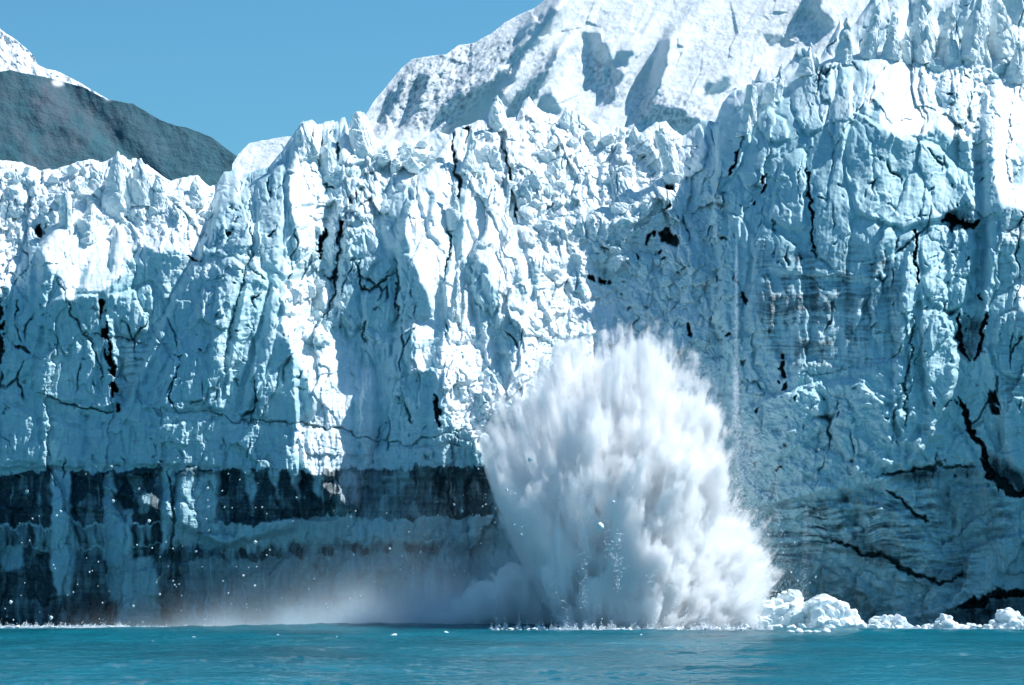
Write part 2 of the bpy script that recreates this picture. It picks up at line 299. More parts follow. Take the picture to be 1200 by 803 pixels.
hole([(684,326),(696,324),(708,328),(717,330),(712,334),(698,331)], 40); hole([(756,290),(760,276),(768,272),(776,274),(782,264),(786,276),(796,278),(797,290),(788,286),(778,282),(768,286)], 50); crack([(734,362),(742,360)],1.5,14); crack([(783,214),(790,222)],2.6,36); crack([(746,300),(750,308)],2,20)
crack([(854,205),(862,192),(864,178)],2.2,36); hole([(873,238),(882,230),(888,220),(894,206),(899,202),(897,216),(892,230),(884,239),(876,241)], 44); hole([(868,240),(874,236),(880,243),(872,244)], 30); crack([(948,196),(950,230),(952,276),(956,300)],1.6,34)
crack([(1074,270),(1073,300),(1077,330)],1.8,38); crack([(1070,370),(1068,420),(1060,460),(1064,500)],1.3,20); hole([(911,412),(915,410),(917,430),(924,456),(913,458),(912,434)], 26); crack([(869,340),(874,356)],2.5,26); crack([(806,376),(810,392)],3,30)
crack([(1104,262),(1116,256),(1130,264),(1146,258)],3.6,40); crack([(1112,268),(1122,262)],2.4,30); crack([(1148,346),(1152,350)],2.6,28); crack([(1124,370),(1122,392),(1130,414),(1138,424)],2.6,30); crack([(1155,368),(1149,400),(1142,422)],2.6,30);
crack([(1123,466),(1136,500),(1152,528),(1164,552)],3.4,36); crack([(1150,536),(1166,562),(1184,576),(1214,578)],5.0,36); crack([(1166,440),(1172,480)],1.4,14); hole([(1160,462),(1166,446),(1169,466),(1170,486),(1163,488)], 36); crack([(1150,80),(1184,170)],.1,1)
crack([(1184,120),(1182,160),(1180,200),(1186,222)],1.0,14); crack([(1094,470),(1096,478)],2,20); crack([(1062,405),(1068,450)],1,10); crack([(938,440),(1010,430)],1.2,6)
crack([(1025,560),(1060,552),(1110,544),(1140,548)],2.5,14,2); crack([(1040,575),(1060,596),(1090,610)],2.2,16); crack([(975,635),(1010,648),(1040,650),(1060,668),(1090,682),(1115,684),(1126,668)],2.6,18,2); crack([(1120,715),(1160,700),(1205,692)],5,36,3)
crack([(870,440),(885,452),(900,456)],1.2,12); crack([(1006,60),(1026,20)],1.,12); crack([(1038,48),(1048,24)],1.5,20); crack([(948,76),(962,58),(985,26)],1.0,12)
crack([(222,298),(230,308)],1.8,20)
crack([(196,548),(204,600),(196,690)],1.6,14,1)

# large form, px behind the base plane (1 px = 0.15 m)
YM = GF.new(0.0)
ys = np.array([-70, 60, 150, 250, 350, 480, 600, 735, 790], float)
def prof(vals): return np.interp(V, ys, vals)
c_left = prof([420, 380, 330, 200, 90, 50, 30, 10, 5]); c_mid = prof([520, 440, 330, 210, 130, 60, 20, 5, 0]); c_right = prof([520, 380, 210, 90, 30, 0, -10, -10, -10]); c_tower = prof([560, 330, 90, 10, -30, -50, -60, -60, -60])
def bump(u0, u1, s): return 1/(1+np.exp(-(U-u0)/s)) * 1/(1+np.exp((U-u1)/s))
YM = c_mid.copy()
YM += (c_left-c_mid+38*np.clip((V-230)/60,0,1)*np.clip((520-V)/60,0,1))*(1/(1+np.exp(np.clip((GF.wu-(252-0.42*(V-215)))/4, -50, 50))))
YM += (c_tower-c_mid)*bump(860-0.05*(V-150), 1148, 18) + (c_right-c_mid)*bump(1156, 1400, 8)
YM += 40*bump(1105, 1160, 8)*np.clip((V-120)/60, 0, 1)
# buttress at 150..340 that slants down to the left
YM = blur(YM, 14)
YM += -50*np.exp(-((U-(300-0.30*(V-200)))/60)**2)*np.clip((V-190)/80, 0, 1)
YM += -26*np.exp(-((U-470)/70)**2)*np.clip((V-380)/100, 0, 1)
# basal notch and plinth
YM += 14*np.exp(-((V-570)/22)**2)*(U < 600) + 10*np.exp(-((V-648)/14)**2)*(U < 600)

for p, d, sf in (([(1000,760),(1040,728),(1100,712),(1128,690),(1134,650),(1160,632),(1215,622),(1215,694),(1160,700),(1110,716),(1070,760)], -16, 1.2), ([(905,602),(930,592),(985,596),(1000,580),(1040,598),(1060,600),(1070,640),(1100,672),(1120,668),(1120,690),(1060,684),(1010,650),(940,640),(900,650)], -7, 1.0),
    ([(870,480),(940,452),(1010,442),(1056,480),(1064,560),(1030,600),(960,596),(900,600),(860,560)], -9, 1.2), ([(1044,470),(1062,300),(1074,270),(1078,330),(1068,400),(1076,500),(1060,520)], -9, 1.0), ([(1078,330),(1100,300),(1116,380),(1124,430),(1120,500),(1090,520),(1084,440)], -10, 1.0),
    ([(946,150),(954,300),(958,420),(930,440),(870,450),(866,260),(900,190)], 6, 1.0), ([(905,320),(1046,330),(1050,420),(1000,432),(910,420)], 7, 1.5), ([(200,560),(230,545),(214,620),(190,700),(176,700)], -9, 1.0), ([(60,552),(84,552),(88,640),(84,700),(56,700)], -12, 1.0), ([(120,560),(166,556),(158,700),(130,720)], 9, 1.0),
    ([(228,500),(262,470),(300,492),(290,545),(236,550)], -2, 1.0), ([(212,640),(260,650),(300,735),(200,735)], -9, 1.2), ([(0,548),(210,545),(210,735),(0,735)], 8, 1.0), ([(255,558),(395,560),(395,608),(255,610)], 12, .8), ([(440,500),(520,510),(575,508),(572,548),(440,552)], -2, .8), ([(510,556),(578,552),(582,640),(530,660)], 9, 1.2),
    ([(60,350),(115,345),(135,400),(135,475),(100,480),(40,462),(50,400)], -9, 1.), ([(255,340),(270,300),(292,320),(280,400),(262,480),(240,478)], -8, 1.), ([(296,330),(318,340),(306,440),(276,490),(262,484)], 6, 1.0)):
    GF.poly(YM, [(x, y) for x, y in p], 0, 0, 0) if False else None
    mk = GF.new(0.0); GF.poly(mk, p, 1.0, sf); YM = YM + 1.2*d*mk
PIL = [([(28,285),(60,290),(66,320),(50,380),(35,440),(10,450),(8,380),(20,320)],12), ([(68,335),(85,345),(110,400),(118,470),(60,470),(38,455),(45,400),(55,360)],11), ([(82,345),(118,345),(120,395),(95,388)],7), ([(128,345),(180,330),(178,390),(140,395)],8), ([(150,400),(170,395),(165,440),(145,470),(138,450)],6),
 ([(225,300),(240,300),(190,400),(160,470),(140,490),(160,440),(190,370)],7), ([(240,290),(290,300),(268,380),(262,480),(200,480),(165,480),(200,420),(235,350)],16), ([(296,300),(318,330),(298,400),(276,480),(262,484),(266,420),(280,360)],14), ([(318,330),(330,350),(318,420),(290,490),(278,488),(298,410)],10), ([(258,225),(290,210),(300,290),(270,300),(240,300)],12), ([(300,210),(332,190),(335,260),(325,320),(300,300)],12),
 ([(158,500),(262,488),(256,548),(160,545)],3), ([(266,490),(340,500),(345,556),(262,556)],3), ([(105,500),(155,495),(150,545),(110,543)],3), ([(45,490),(100,500),(100,543),(60,543)],3), ([(0,470),(42,480),(50,543),(0,545)],3), ([(345,500),(420,508),(425,600),(360,580)],9), ([(440,520),(508,522),(505,560),(445,566)],8),
 ([(395,310),(430,300),(462,300),(458,330),(430,345),(410,330)],9), ([(420,345),(460,330),(464,375),(445,405),(430,400),(422,370)],9), ([(400,300),(418,340),(425,380),(410,400),(395,370)],8), ([(464,295),(505,300),(508,372),(466,378)],10), ([(475,385),(488,380),(485,420),(470,445),(450,440),(460,400)],7), ([(345,335),(350,370),(330,370),(325,345)],6), ([(370,360),(395,385),(380,410),(355,400)],7),
 ([(425,400),(440,430),(440,540),(420,560)],7), ([(515,320),(550,340),(558,400),(525,405),(520,350)],11), ([(512,405),(555,405),(562,460),(540,490),(520,470)],10), ([(565,310),(585,340),(580,375),(560,350)],7), ([(335,196),(350,150),(374,150),(372,240),(338,245)],14), ([(374,160),(390,152),(396,195),(376,205)],9), ([(395,165),(415,132),(438,160),(435,190),(400,195)],13),
 ([(415,255),(440,198),(452,205),(446,245),(437,262)],9), ([(447,240),(480,215),(482,290),(470,300),(450,290)],10), ([(485,215),(525,165),(533,240),(522,300),(500,270)],15), ([(534,160),(552,170),(545,215),(532,205)],8), ([(550,170),(585,150),(588,185),(565,190)],9), ([(545,250),(570,195),(590,230),(582,290),(556,290)],12), ([(340,235),(370,250),(368,300),(350,320),(340,270)],11), ([(405,265),(440,265),(450,300),(425,330),(400,300)],10),
 ([(596,200),(640,190),(640,250),(606,262)],11), ([(640,180),(690,170),(700,230),(650,246)],11), ([(608,268),(660,256),(668,310),(625,330)],10), ([(625,335),(680,320),(716,390),(650,400)],10), ([(590,300),(618,300),(622,370),(596,360)],8), ([(700,180),(740,182),(745,230),(704,240)],9), ([(745,206),(790,206),(785,232),(750,236)],8),
 ([(863,130),(885,120),(880,165),(865,200),(840,230),(838,180),(850,150)],13), ([(885,130),(905,128),(922,140),(925,165),(905,170),(890,150)],10), ([(925,95),(975,75),(980,110),(965,150),(945,160),(928,130)],13), ([(983,75),(1000,78),(998,140),(985,190),(975,130)],9), ([(1000,130),(1060,160),(1100,170),(1130,200),(1145,240),(1100,256),(1060,270),(1000,250),(990,200)],18),
 ([(938,170),(946,180),(944,270),(900,262),(905,230),(915,190)],10), ([(990,170),(1000,250),(992,330),(958,300),(954,200)],11), ([(1076,280),(1100,262),(1146,275),(1145,350),(1110,366),(1085,350)],11), ([(1040,300),(1068,290),(1072,340),(1060,420),(1045,400)],10), ([(1078,370),(1105,352),(1118,400),(1124,450),(1100,490),(1082,460)],12), ([(1046,410),(1064,430),(1062,500),(1046,470)],8),
 ([(1155,262),(1170,250),(1166,330),(1152,400),(1150,330)],10), ([(1170,370),(1215,350),(1215,455),(1174,440),(1160,410)],10), ([(1172,460),(1215,465),(1215,556),(1184,550),(1172,520)],11), ([(1080,500),(1122,500),(1150,545),(1060,550),(1070,520)],10), ([(868,445),(905,462),(960,450),(970,500),(920,540),(870,520)],12), ([(965,450),(1010,446),(1044,480),(1056,545),(1000,560),(975,510)],12),
 ([(840,210),(868,205),(880,300),(862,430),(835,380),(825,280)],11), ([(770,290),(812,250),(835,300),(820,360),(780,350)],11), ([(700,300),(760,295),(765,360),(730,360)],9), ([(905,570),(970,560),(1000,600),(960,640),(905,640)],12), ([(1010,570),(1070,600),(1110,660),(1050,660),(1000,630)],11), ([(1110,566),(1160,570),(1190,620),(1150,625),(1120,640)],11), ([(905,650),(970,650),(1040,700),(1010,735),(905,735)],10)]
EDGE = GF.new(0.0)
for p, d, sf in (([(262,196),(284,206),(300,200),(330,172),(352,146),(372,150),(380,250),(372,330),(345,400),(350,500),(345,620),(260,640),(96,560),(106,522),(136,492),(150,468),(176,404),(206,350),(230,306),(252,246)], -26, 2.2), ([(486,212),(528,160),(552,200),(545,300),(560,330),(600,520),(580,560),(500,560),(508,440),(480,436),(466,380),(466,292)], -12, 1.6),
    ([(838,150),(870,104),(926,84),(985,66),(1076,64),(1104,138),(1140,164),(1146,262),(1130,360),(1118,470),(1060,560),(868,600),(850,450),(846,330),(836,250)], -24, 2.2), ([(1152,110),(1164,92),(1270,90),(1270,560),(1184,556),(1160,440),(1150,380),(1158,300)], -16, 1.5), ([(48,285),(60,268),(112,246),(140,262),(150,300),(134,345),(140,470),(120,486),(50,476),(36,440),(44,350)], -14, 1.6)):
    mk = GF.new(0.0); GF.poly(mk, p, 1.0, sf); YM += d*mk
for p, d in PIL:
    mk = GF.new(0.0); GF.poly(mk, p, 1.0, 0.3); wmin = math.sqrt(abs(sum(p[i][0]*p[(i+1) % len(p)][1]-p[(i+1) % len(p)][0]*p[i][1] for i in range(len(p))))/2)
    xs = [a[0] for a in p]; ys_ = [a[1] for a in p]; i0 = max(0, int((min(xs)-60-GF.u0)*GF.res)); i1 = min(GF.nu, int((max(xs)+60-GF.u0)*GF.res)); j0 = max(0, int((min(ys_)-60-GF.v0)*GF.res)); j1 = min(GF.nv, int((max(ys_)+60-GF.v0)*GF.res)); sl = (slice(j0, j1), slice(i0, i1))
    m_ = mk[sl]; b = blur(m_, wmin*.20); dome = np.sqrt(np.clip((b-.45)*1.9, 0, 1))*m_
    YM[sl] -= 1.15*d*(.35*m_+.65*dome); e_ = np.clip(m_*4*(1-blur(m_, 1.3)), 0, 1); EDGE[sl] = np.maximum(EDGE[sl], e_)
Lw = np.clip(L, -.2, 1)
G = -0.34 + 1.45*Lw
YMs = blur(YM, 16); Yr = GF.relief(G, YMs, 110, 0.05) + .85*(YM-YMs)
# broken relief
wu = GF.U + 7*fbm(U/40, V/40, 21, 3); wv = GF.V + 7*fbm(U/40, V/40, 22, 3)
wu2 = wu + 12*fbm(U/28, V/45, 23, 4, .55); wv2 = wv + 12*fbm(U/28, V/45, 24, 4, .55)
h0, r0 = facets(wu2+.12*wv2, wv2, 58, 210, 30, .22, .42, .10, .03)
h1, r1 = facets(wu2, wv2, 40, 66, 31, .45, .34, .10, .04)
h2, r2 = facets(wu2*1.0, wv2, 17, 29, 32, .72, .46, .16, .06)
h3, r3 = facets(wu, wv, 8, 11, 33, .8, .50, .14, .09, rnd=.25)
h4, r4 = facets(wu, wv, 4.2, 5, 34, .8, .55, .16, .1, rnd=.3)
flute = fbm(wu/18, wv/190, 41, 4, .55, ridged=True)*8.0 + fbm(wu/5.5, wv/60, 42, 3, .5, ridged=True)*1.6
fin = fbm(U/7, V/7, 43, 5, .62)*1.5
big = fbm(U/60, V/80, 44, 4)*14
strat = np.sin((V + 10*fbm(U/120, V/60, 45, 3) + 0.02*(U-500))/3.1)*.5 + fbm(U/90, V/3.2, 46, 3, .6)*1.8
face = 1-RB
lowf = np.clip((V-250)/150, 0, 1)
patch = np.clip(.5+1.6*fbm(U/55, V/75, 47, 3), 0, 1)           # some plates stay smooth
smoothp = GF.new(0.0)
for p in ([(505,150),(560,170),(548,230),(520,260),(505,200)], [(466,290),(505,300),(508,374),(464,378)], [(316,420),(366,420),(366,495),(312,495)], [(60,270),(135,250),(130,335),(95,345)], [(440,480),(515,480),(515,560),(440,560)],
          [(955,180),(1060,170),(1070,280),(960,290)], [(1070,180),(1120,170),(1140,240),(1080,260)], [(900,250),(1060,300),(1060,420),(900,420)], [(840,140),(880,140),(870,200),(830,210)], [(860,96),(930,90),(940,150),(880,150)], [(1165,100),(1200,100),(1200,230),(1165,230)], [(290,240),(345,250),(340,470),(260,480)]): GF.poly(smoothp, p, .72, 9)
lowr = bump(840, 1160, 20)*np.clip((V-420)/60, 0, 1); keep = (1-smoothp)*(1-.5*lowr)
REL = h0*face*.55 + h1*(.40+.52*RB)*keep + h2*(.86*RB+.42*face*patch)*keep + h3*(.95*RB+.26*face*patch)*(.15+.85*keep) + h4*(.6*RB+.20*face*patch)*(.15+.85*keep)*(1-.7*lowr) + flute*face*(.18+.42*lowf)*(.5+.5*keep) + fin + big*.7 + strat*face*lowf*.42
REL = REL*(1-.45*lowr) + lowr*(h1*.34 + fbm((wu+.5*wv)/46, (wv-.4*wu)/30, 63, 4, .55, ridged=True)*9 + fbm(wu/14, wv/11, 64, 5, .62)*4.5)
q = np.clip(1-Lw, 0, 1)
# fractures that run on their own: thin, deep, only here and there
_, e1, _, _, _ = voro((wu2+.1*wv2)/34, wv2/120, 36); fr = np.clip(1-e1/.045, 0, 1)*np.clip(fbm(U/45, V/60, 48, 3)*4-.45, 0, 1)
_, e2, _, _, _ = voro(wu2/22, wv2/26, 37); fr2 = np.clip(1-e2/.10, 0, 1)*np.clip(fbm(U/22, V/22, 49, 4, .6)*5-1.25, 0, 1)*np.clip(.35+RB, 0, 1)
fr *= (.35+.65*q); fr2 *= (.2+.8*q)
CR = np.maximum(CR, np.maximum(fr*20*(V < 560), fr2*34*(V < 560)))
CR = np.maximum(CR, EDGE*5.5*np.clip(.6+2*fbm(U/20, V/20, 313, 3), 0, 1)*(.3+.7*q))
Yd_ = Yr - REL + CR
DEPTH = 600 + 0.15*Yd_              # metres

# ---- ice colour: snow, blue and dirty ice, with some shade painted in
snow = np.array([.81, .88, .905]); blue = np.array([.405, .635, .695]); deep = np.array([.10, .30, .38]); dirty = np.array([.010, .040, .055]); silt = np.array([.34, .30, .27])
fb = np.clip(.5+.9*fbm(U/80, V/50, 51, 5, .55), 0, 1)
snow_lit = np.clip((430-V)/300, 0, 1)*.42 + .42*fb + .22*RB - .16
snow_lit = snow_lit - .46*bump(835, 1152, 14)*np.clip((V-120)/60, 0, 1)*(1-np.clip(Lw, 0, 1)) - .26*(1-blur(np.clip(Lw, 0, 1), 4))*face + .10; snow_lit = np.maximum(snow_lit, .92*blur(np.clip(Lw, 0, 1), 2))  # lit mask whitens sunlit ice and darkens shaded faces in the colour
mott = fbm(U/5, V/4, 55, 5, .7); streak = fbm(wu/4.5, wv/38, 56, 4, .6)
snow_lit = np.clip(snow_lit + .16*(r2-.5) + .16*(r3-.5) + .09*strat*face*lowf + .30*mott + .26*streak*face*lowf, 0, 1)
ALB = blue[None, None]*(1-snow_lit[..., None]) + snow[None, None]*snow_lit[..., None]
DK = GF.new(0.0)
def dark(p, v=.9, s=2): GF.poly(DK, p, v, s)
st = (V + 9*fbm(U/110, V/60, 45, 3) + 0.02*(U-500))
# banded clear/dirty ice towards the base on the left
def band(v0, v1, soft=3): return 1/(1+np.exp(-(st-v0)/soft))/(1+np.exp((st-v1)/soft))
leftw = 1/(1+np.exp((U-585)/10))
brk = np.clip(.5+1.3*fbm(wu/22, wv/120, 52, 4, .6), 0, 1); brk2 = np.clip(.5+1.5*fbm(wu/10, wv/60, 57, 4, .6), 0, 1)
wst = (V + 9*fbm(U/110, V/60, 45, 3) + 0.02*(U-500)) + 13*fbm(wu/22, wv/70, 77, 5, .62) + 4*np.clip(noise2(wu/5, wv/60, 78), 0, 1)
def rband(v0, v1, sf=.8): return np.clip((wst-v0)/sf, 0, 1)*np.clip((v1-wst)/sf, 0, 1)
st = st + 7*fbm(U/50, V/60, 85, 4, .5); LN = fbm(U/90, st/3.6, 58, 5, .66); LN2 = fbm(U/60+3, st/5.5, 59, 4, .6)
uw = np.interp(U+8*fbm(U/12, V/30, 83, 3), [-70, 205, 216, 250, 262, 396, 410, 500, 525, 575, 590], [.97, .95, .62, .62, .97, .97, .62, .70, .92, .92, 0])
DK = np.maximum(DK, rband(547, 608, 1.6)*uw); DK = np.maximum(DK, rband(608, 636, 3)*(.60*(1/(1+np.exp((U-210)/3)))+.16*leftw)*(.6+.6*brk2)); DK = np.maximum(DK, rband(634, 780, 3)*np.interp(U+6*fbm(U/9, V/30, 84, 3), [150, 200, 222, 300, 560, 600], [.93, .80, .50, .40, .42, 0]))
DK = np.maximum(DK, rband(545, 549)*(U > 15)*(U < 250)*.95); DK = np.maximum(DK, rband(639, 650)*(U > 200)*(U < 520)*(.45+.5*brk))
# pale ice hanging over the bands
for p, v in (([(58,550),(84,548),(82,600),(90,640),(84,700),(70,706),(58,660),(62,600)], .08), ([(0,640),(26,640),(28,665),(0,670)], .3), ([(122,556),(132,554),(140,590),(154,640),(152,700),(128,706),(122,640)], .22), ([(132,600),(156,596),(154,646),(126,640)], .12), ([(192,545),(206,545),(202,580),(196,640),(188,650),(190,590)], .1), ([(140,660),(180,650),(190,735),(136,735)], .3), ([(210,560),(258,556),(252,608),(200,640)], .04),
    ([(283,548),(296,552),(300,570),(297,588),(290,576)], .05), ([(314,550),(328,552),(324,574),(318,566)], .05), ([(336,550),(352,552),(350,590),(344,570)], .1), ([(366,550),(378,552),(374,586),(369,576)], .08), ([(160,580),(178,576),(176,600),(164,604)], .4)): dark(p, v, .8)
# right tower: clear layered ice in the middle, darker patches along the cracks below
lm = GF.new(0.0); GF.poly(lm, [(880,285),(950,270),(1056,300),(1056,425),(1000,432),(905,430),(880,380)], 1.0, 7)
DK = np.maximum(DK, lm*np.clip(LN*1.9+.30+1.3*mott*.5+.8*(brk2-.5)+.8*np.exp(-((st-364)/14)**2), 0, 1)*.60); DK = np.maximum(DK, lm*np.clip(1-np.abs(st-366)/14, 0, 1)*(U > 900)*.35)
lm = GF.new(0.0); GF.poly(lm, [(1165,250),(1270,250),(1270,500),(1165,520)], 1.0, 5); DK = np.maximum(DK, lm*np.clip(LN*3.+.1, 0, 1)*.4)
lm = GF.new(0.0); GF.poly(lm, [(900,590),(1160,560),(1200,600),(1130,690),(1010,660),(900,735)], 1.0, 7); DK = np.maximum(DK, lm*np.clip(LN2*2.6+.45, 0, 1)*.72)
lm = GF.new(0.0); GF.poly(lm, [(100,390),(180,385),(176,410),(150,470),(134,470),(120,400)], 1.0, 3); DK = np.maximum(DK, lm*np.clip(LN*2.6+.4, 0, 1)*.5)
lm = GF.new(0.0); GF.poly(lm, [(340,480),(580,500),(580,560),(200,545),(110,500)], 1.0, 5); DK = np.maximum(DK, lm*np.clip(LN*2.6-.1, 0, 1)*.35)
dark([(1035,552),(1150,545),(1148,562),(1090,566),(1040,564)],.75,4); dark([(1150,520),(1200,560),(1205,582),(1160,560)],.9,4); dark([(975,632),(1050,640),(1040,662),(1000,656)],.6,5); dark([(1055,670),(1125,670),(1118,688),(1070,684)],.5,4)
dark([(1100,722),(1150,704),(1205,690),(1205,735),(1100,735)],.85,4); dark([(1090,560),(1160,560),(1180,640),(1110,650)],.4,8); dark([(940,640),(1040,690),(1060,735),(900,735),(900,660)],.42,14); dark([(1125,370),(1152,372),(1140,424),(1126,420)],.7,3)
dark([(1112,246),(1142,250),(1140,270),(1108,266)],.75,3)  # crevice and recess shade between tower and pillar painted dark
st = st + 7*fbm(U/50, V/60, 85, 4, .5); LN = fbm(U/90, st/3.6, 58, 5, .66); LN2 = fbm(U/60+3, st/5.5, 59, 4, .6)
speck = (noise2(U/2.1, V/2.1, 71) > .62).astype(float)*.5
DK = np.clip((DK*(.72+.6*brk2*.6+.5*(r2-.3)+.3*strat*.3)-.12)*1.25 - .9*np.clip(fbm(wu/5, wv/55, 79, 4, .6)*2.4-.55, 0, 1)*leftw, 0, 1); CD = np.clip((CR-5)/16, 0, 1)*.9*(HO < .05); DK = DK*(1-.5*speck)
lowtint = np.clip((V-470)/200, 0, 1)[..., None]*.50  # low face deepened: dirtier ice plus light falloff put into the colour
ALB = ALB*(1-lowtint) + deep*lowtint
# thin dusty layers following the old snow layers, fainter inside the lit mask
lay = np.clip(fbm(U/160+2, st/3.0, 53, 3, .6)*1.6-.15, 0, 1)*face*lowf*.30*(1-np.clip(Lw, 0, 1)*.6)
ALB = ALB*(1-lay[..., None]) + deep*lay[..., None]
# brown silt on the rubble tops
sm = np.clip(fbm(U/26, V/14, 54, 5, .65)*2.4-.95, 0, 1)*(RB > .6)*((U < 262) | (U > 1060) & (V < 120))*.38
ALB = ALB*(1-sm[..., None]) + silt*sm[..., None]
ALB = ALB*(1-DK[..., None]) + dirty*DK[..., None]; hm = (blur(HO, .6)*(.80+.20*np.clip(mott*2, -1, 1)))[..., None]; ALB = ALB*(1-hm) + np.array([.055, .18, .23])*hm; cd = CD[..., None]; ALB = ALB*(1-cd) + np.array([.045, .15, .19])*cd  # holes and cracks filled deep blue, recess shade painted into the colour

# ---- the sheet, its top row on the skyline, then a roll back over the top
NC, NR = 1560, 1060
cu = np.concatenate([np.arange(-560, -68, 2.6), np.linspace(-68, 1268, NC), np.arange(1270.6, 1760, 2.6)]); NC = len(cu); bot = 778.0
def fold(u, a=-68.0, b=1268.0): return np.where(u < a, 2*a-u, np.where(u > b, 2*b-u, u))
top = sil(fold(cu)) + np.where(cu < -68, 9*fbm(cu/60, cu*0, 66, 3), 0)
tt = np.linspace(0, 1, NR)[:, None]
VV = top[None, :]*(1-tt) + bot*tt; UU = np.repeat(cu[None, :], NR, 0)
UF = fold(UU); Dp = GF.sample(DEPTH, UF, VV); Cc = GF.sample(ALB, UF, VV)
edge = np.clip((VV-top[None, :])/26.0, 0, 1)
Dp = Dp + 0.15*30*(1-np.sqrt(1-(1-edge)**2+1e-6))
P = ray_point(UU, VV, Dp)
back = []
for k in range(1, 7):
    q_ = P[0].copy(); q_[:, 1] += k*k*2.2; q_[:, 2] -= k*k*.35*(1+.3*np.sin(q_[:, 0]*.3)); back.append(q_)
P = np.concatenate([np.array(back[::-1]), P], 0); Cc = np.concatenate([np.repeat(Cc[:1], 6, 0), Cc], 0)
UA = np.concatenate([np.repeat(UU[:1], 6, 0), UU], 0); VA = np.concatenate([np.repeat(VV[:1], 6, 0), VV], 0)
FQ = grid_faces(NR+6, NC); fu = UA.ravel()[FQ].mean(1); fv = VA.ravel()[FQ].mean(1)
fwu = fu + 4*fbm(fu[None]/25, fv[None]/25, 81, 3)[0]; fwv = fv + 4*fbm(fu[None]/25, fv[None]/25, 82, 3)[0]
region = np.full(len(FQ), 1)
region[inside([(-900,-90),(262,-90),(262,205),(252,245),(228,305),(200,355),(172,405),(142,470),(136,492),(104,520),(60,800),(-900,800)], fwu, fwv)] = 0
region[inside([(262,-90),(800,-90),(832,150),(800,215),(742,262),(716,262),(640,262),(560,240),(540,205),(500,200),(440,196),(398,200),(380,205),(372,140)], fwu, fwv)] = 2
region[inside([(846,90),(870,104),(924,84),(1010,58),(1078,62),(1100,138),(1136,160),(1148,260),(1150,360),(1120,480),(1180,580),(1210,600),(1210,800),(840,800),(850,450),(800,300),(800,230),(832,150)], fwu, fwv)] = 3
region[inside([(1150,95),(1172,76),(2400,84),(2400,600),(1205,596),(1178,570),(1128,470),(1150,360),(1150,260)], fwu, fwv)] = 4
region[inside([(846,90),(870,104),(924,84),(1010,58),(1078,62),(1100,138),(1136,160),(1148,260),(1150,95),(1172,76),(2400,84),(2400,-90),(800,-90),(832,150)], fwu, fwv)] = 5
glacier = bpy.data.objects.new("glacier", None); C.objects.link(glacier); glacier.location = (0, 600, 0)
tag(glacier, "huge white and blue tidewater glacier rising as a broken ice cliff from the sea", "glacier")
Pf = P.reshape(-1, 3) - np.array([0, 600, 0]); Cf = Cc.reshape(-1, 3)
names = [("ice_wall", "shaded blue ice wall with sunlit rubble top at the left end"), ("ice_buttress", "fluted middle buttress of the cliff with dark bands at its foot"), ("serac_slope", "sunlit slope of tumbled white blocks above the cliff"),
         ("ice_tower", "big shaded blue tower right of the splash with horizontal layers"), ("ice_pillar", "sunlit upright ice pillar at the right edge"), ("crevasse_field", "jagged sunlit fins of ice at the top right")]
for r, (nm, lb) in enumerate(names):
    fs = FQ[region == r]
    if not len(fs): continue
    idx, inv = np.unique(fs, return_inverse=True)
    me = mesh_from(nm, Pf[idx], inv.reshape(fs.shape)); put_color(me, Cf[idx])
    o = link(nm, me, M_ICE, glacier); o["label"] = lb
def surf(u, v): return float(GF.sample(DEPTH, np.array([[u]], float), np.array([[v]], float))[0, 0])
def surf_many(u, v): return GF.sample(DEPTH, np.asarray(u, float), np.asarray(v, float))

# ------------------------------------------------------------------ snow mountain behind the glacier
MF = Field(270, 1270, -60, 300, 1.0, warp=4.5, seed=15)
mu_, mv_ = MF.U, MF.V
ML = MF.new(1.0)
def ms(p, v=0.0, s=.6): MF.poly(ML, p, v, s)
ms([(514,150),(536,142),(548,108),(580,92),(604,62),(634,24),(648,8),(658,12),(648,30),(620,62),(604,88),(590,112),(574,140),(556,158),(520,158)], 0.05)
ms([(504,150),(530,130),(546,108),(540,106),(520,126)],.3); ms([(590,140),(610,112),(640,80),(652,48),(654,60),(640,94),(618,120),(600,140)],.05)
ms([(684,36),(700,40),(712,62),(730,92),(722,96),(706,74),(690,52)],.1); ms([(690,70),(705,74),(722,112),(714,122),(700,96)],.45); ms([(722,60),(740,58),(736,78),(726,76)],.35)
ms([(755,100),(764,66),(780,44),(786,46),(778,76),(772,100),(764,120),(754,116)],.02); ms([(750,126),(762,120),(800,130),(830,150),(790,160),(754,142)],.35); ms([(630,124),(644,106),(656,130),(650,134)],.3)
ms([(936,16),(950,-10),(962,-20),(960,10),(978,34),(964,36),(950,22)],.05); ms([(894,38),(914,42),(934,44),(930,52),(900,50)],.4); ms([(484,110),(494,84),(500,90),(490,130),(476,146)],.25); ms([(440,140),(470,96),(476,98),(452,142)],.35)
ms([(608,38),(640,14),(630,24),(606,50)],.2)
ms([(820,100),(860,90),(850,110),(826,112)],.5)
ml_rock = np.clip(fbm((mu_+mv_*.6)/4, (mv_-mu_*.4)/8, 91, 4, .75)*4.6+.25, 0, 1)
rockw = MF.new(0.0)
for p, v in (([(432,150),(470,80),(520,60),(600,46),(612,60),(560,110),(520,150)],.9), ([(600,130),(630,60),(655,52),(640,100),(612,150)],.6), ([(668,60),(700,60),(740,110),(720,130),(690,100)],.6), ([(740,100),(830,120),(850,150),(740,160)],.6), ([(880,20),(960,0),(970,60),(900,60)],.4), ([(620,20),(720,0),(720,30),(640,40)],.25), ([(800,20),(900,30),(900,100),(800,90)],.22)): MF.poly(rockw, p, v, 10)
fac, _ = facets(mu_+.5*mv_, mv_-.3*mu_, 26, 60, 95, .5, .12, .0, .05); fac2, _ = facets(mu_, mv_, 7, 12, 96, .6, .3, .0, .1)
MG = -.22+1.95*(.12+.88*ML)
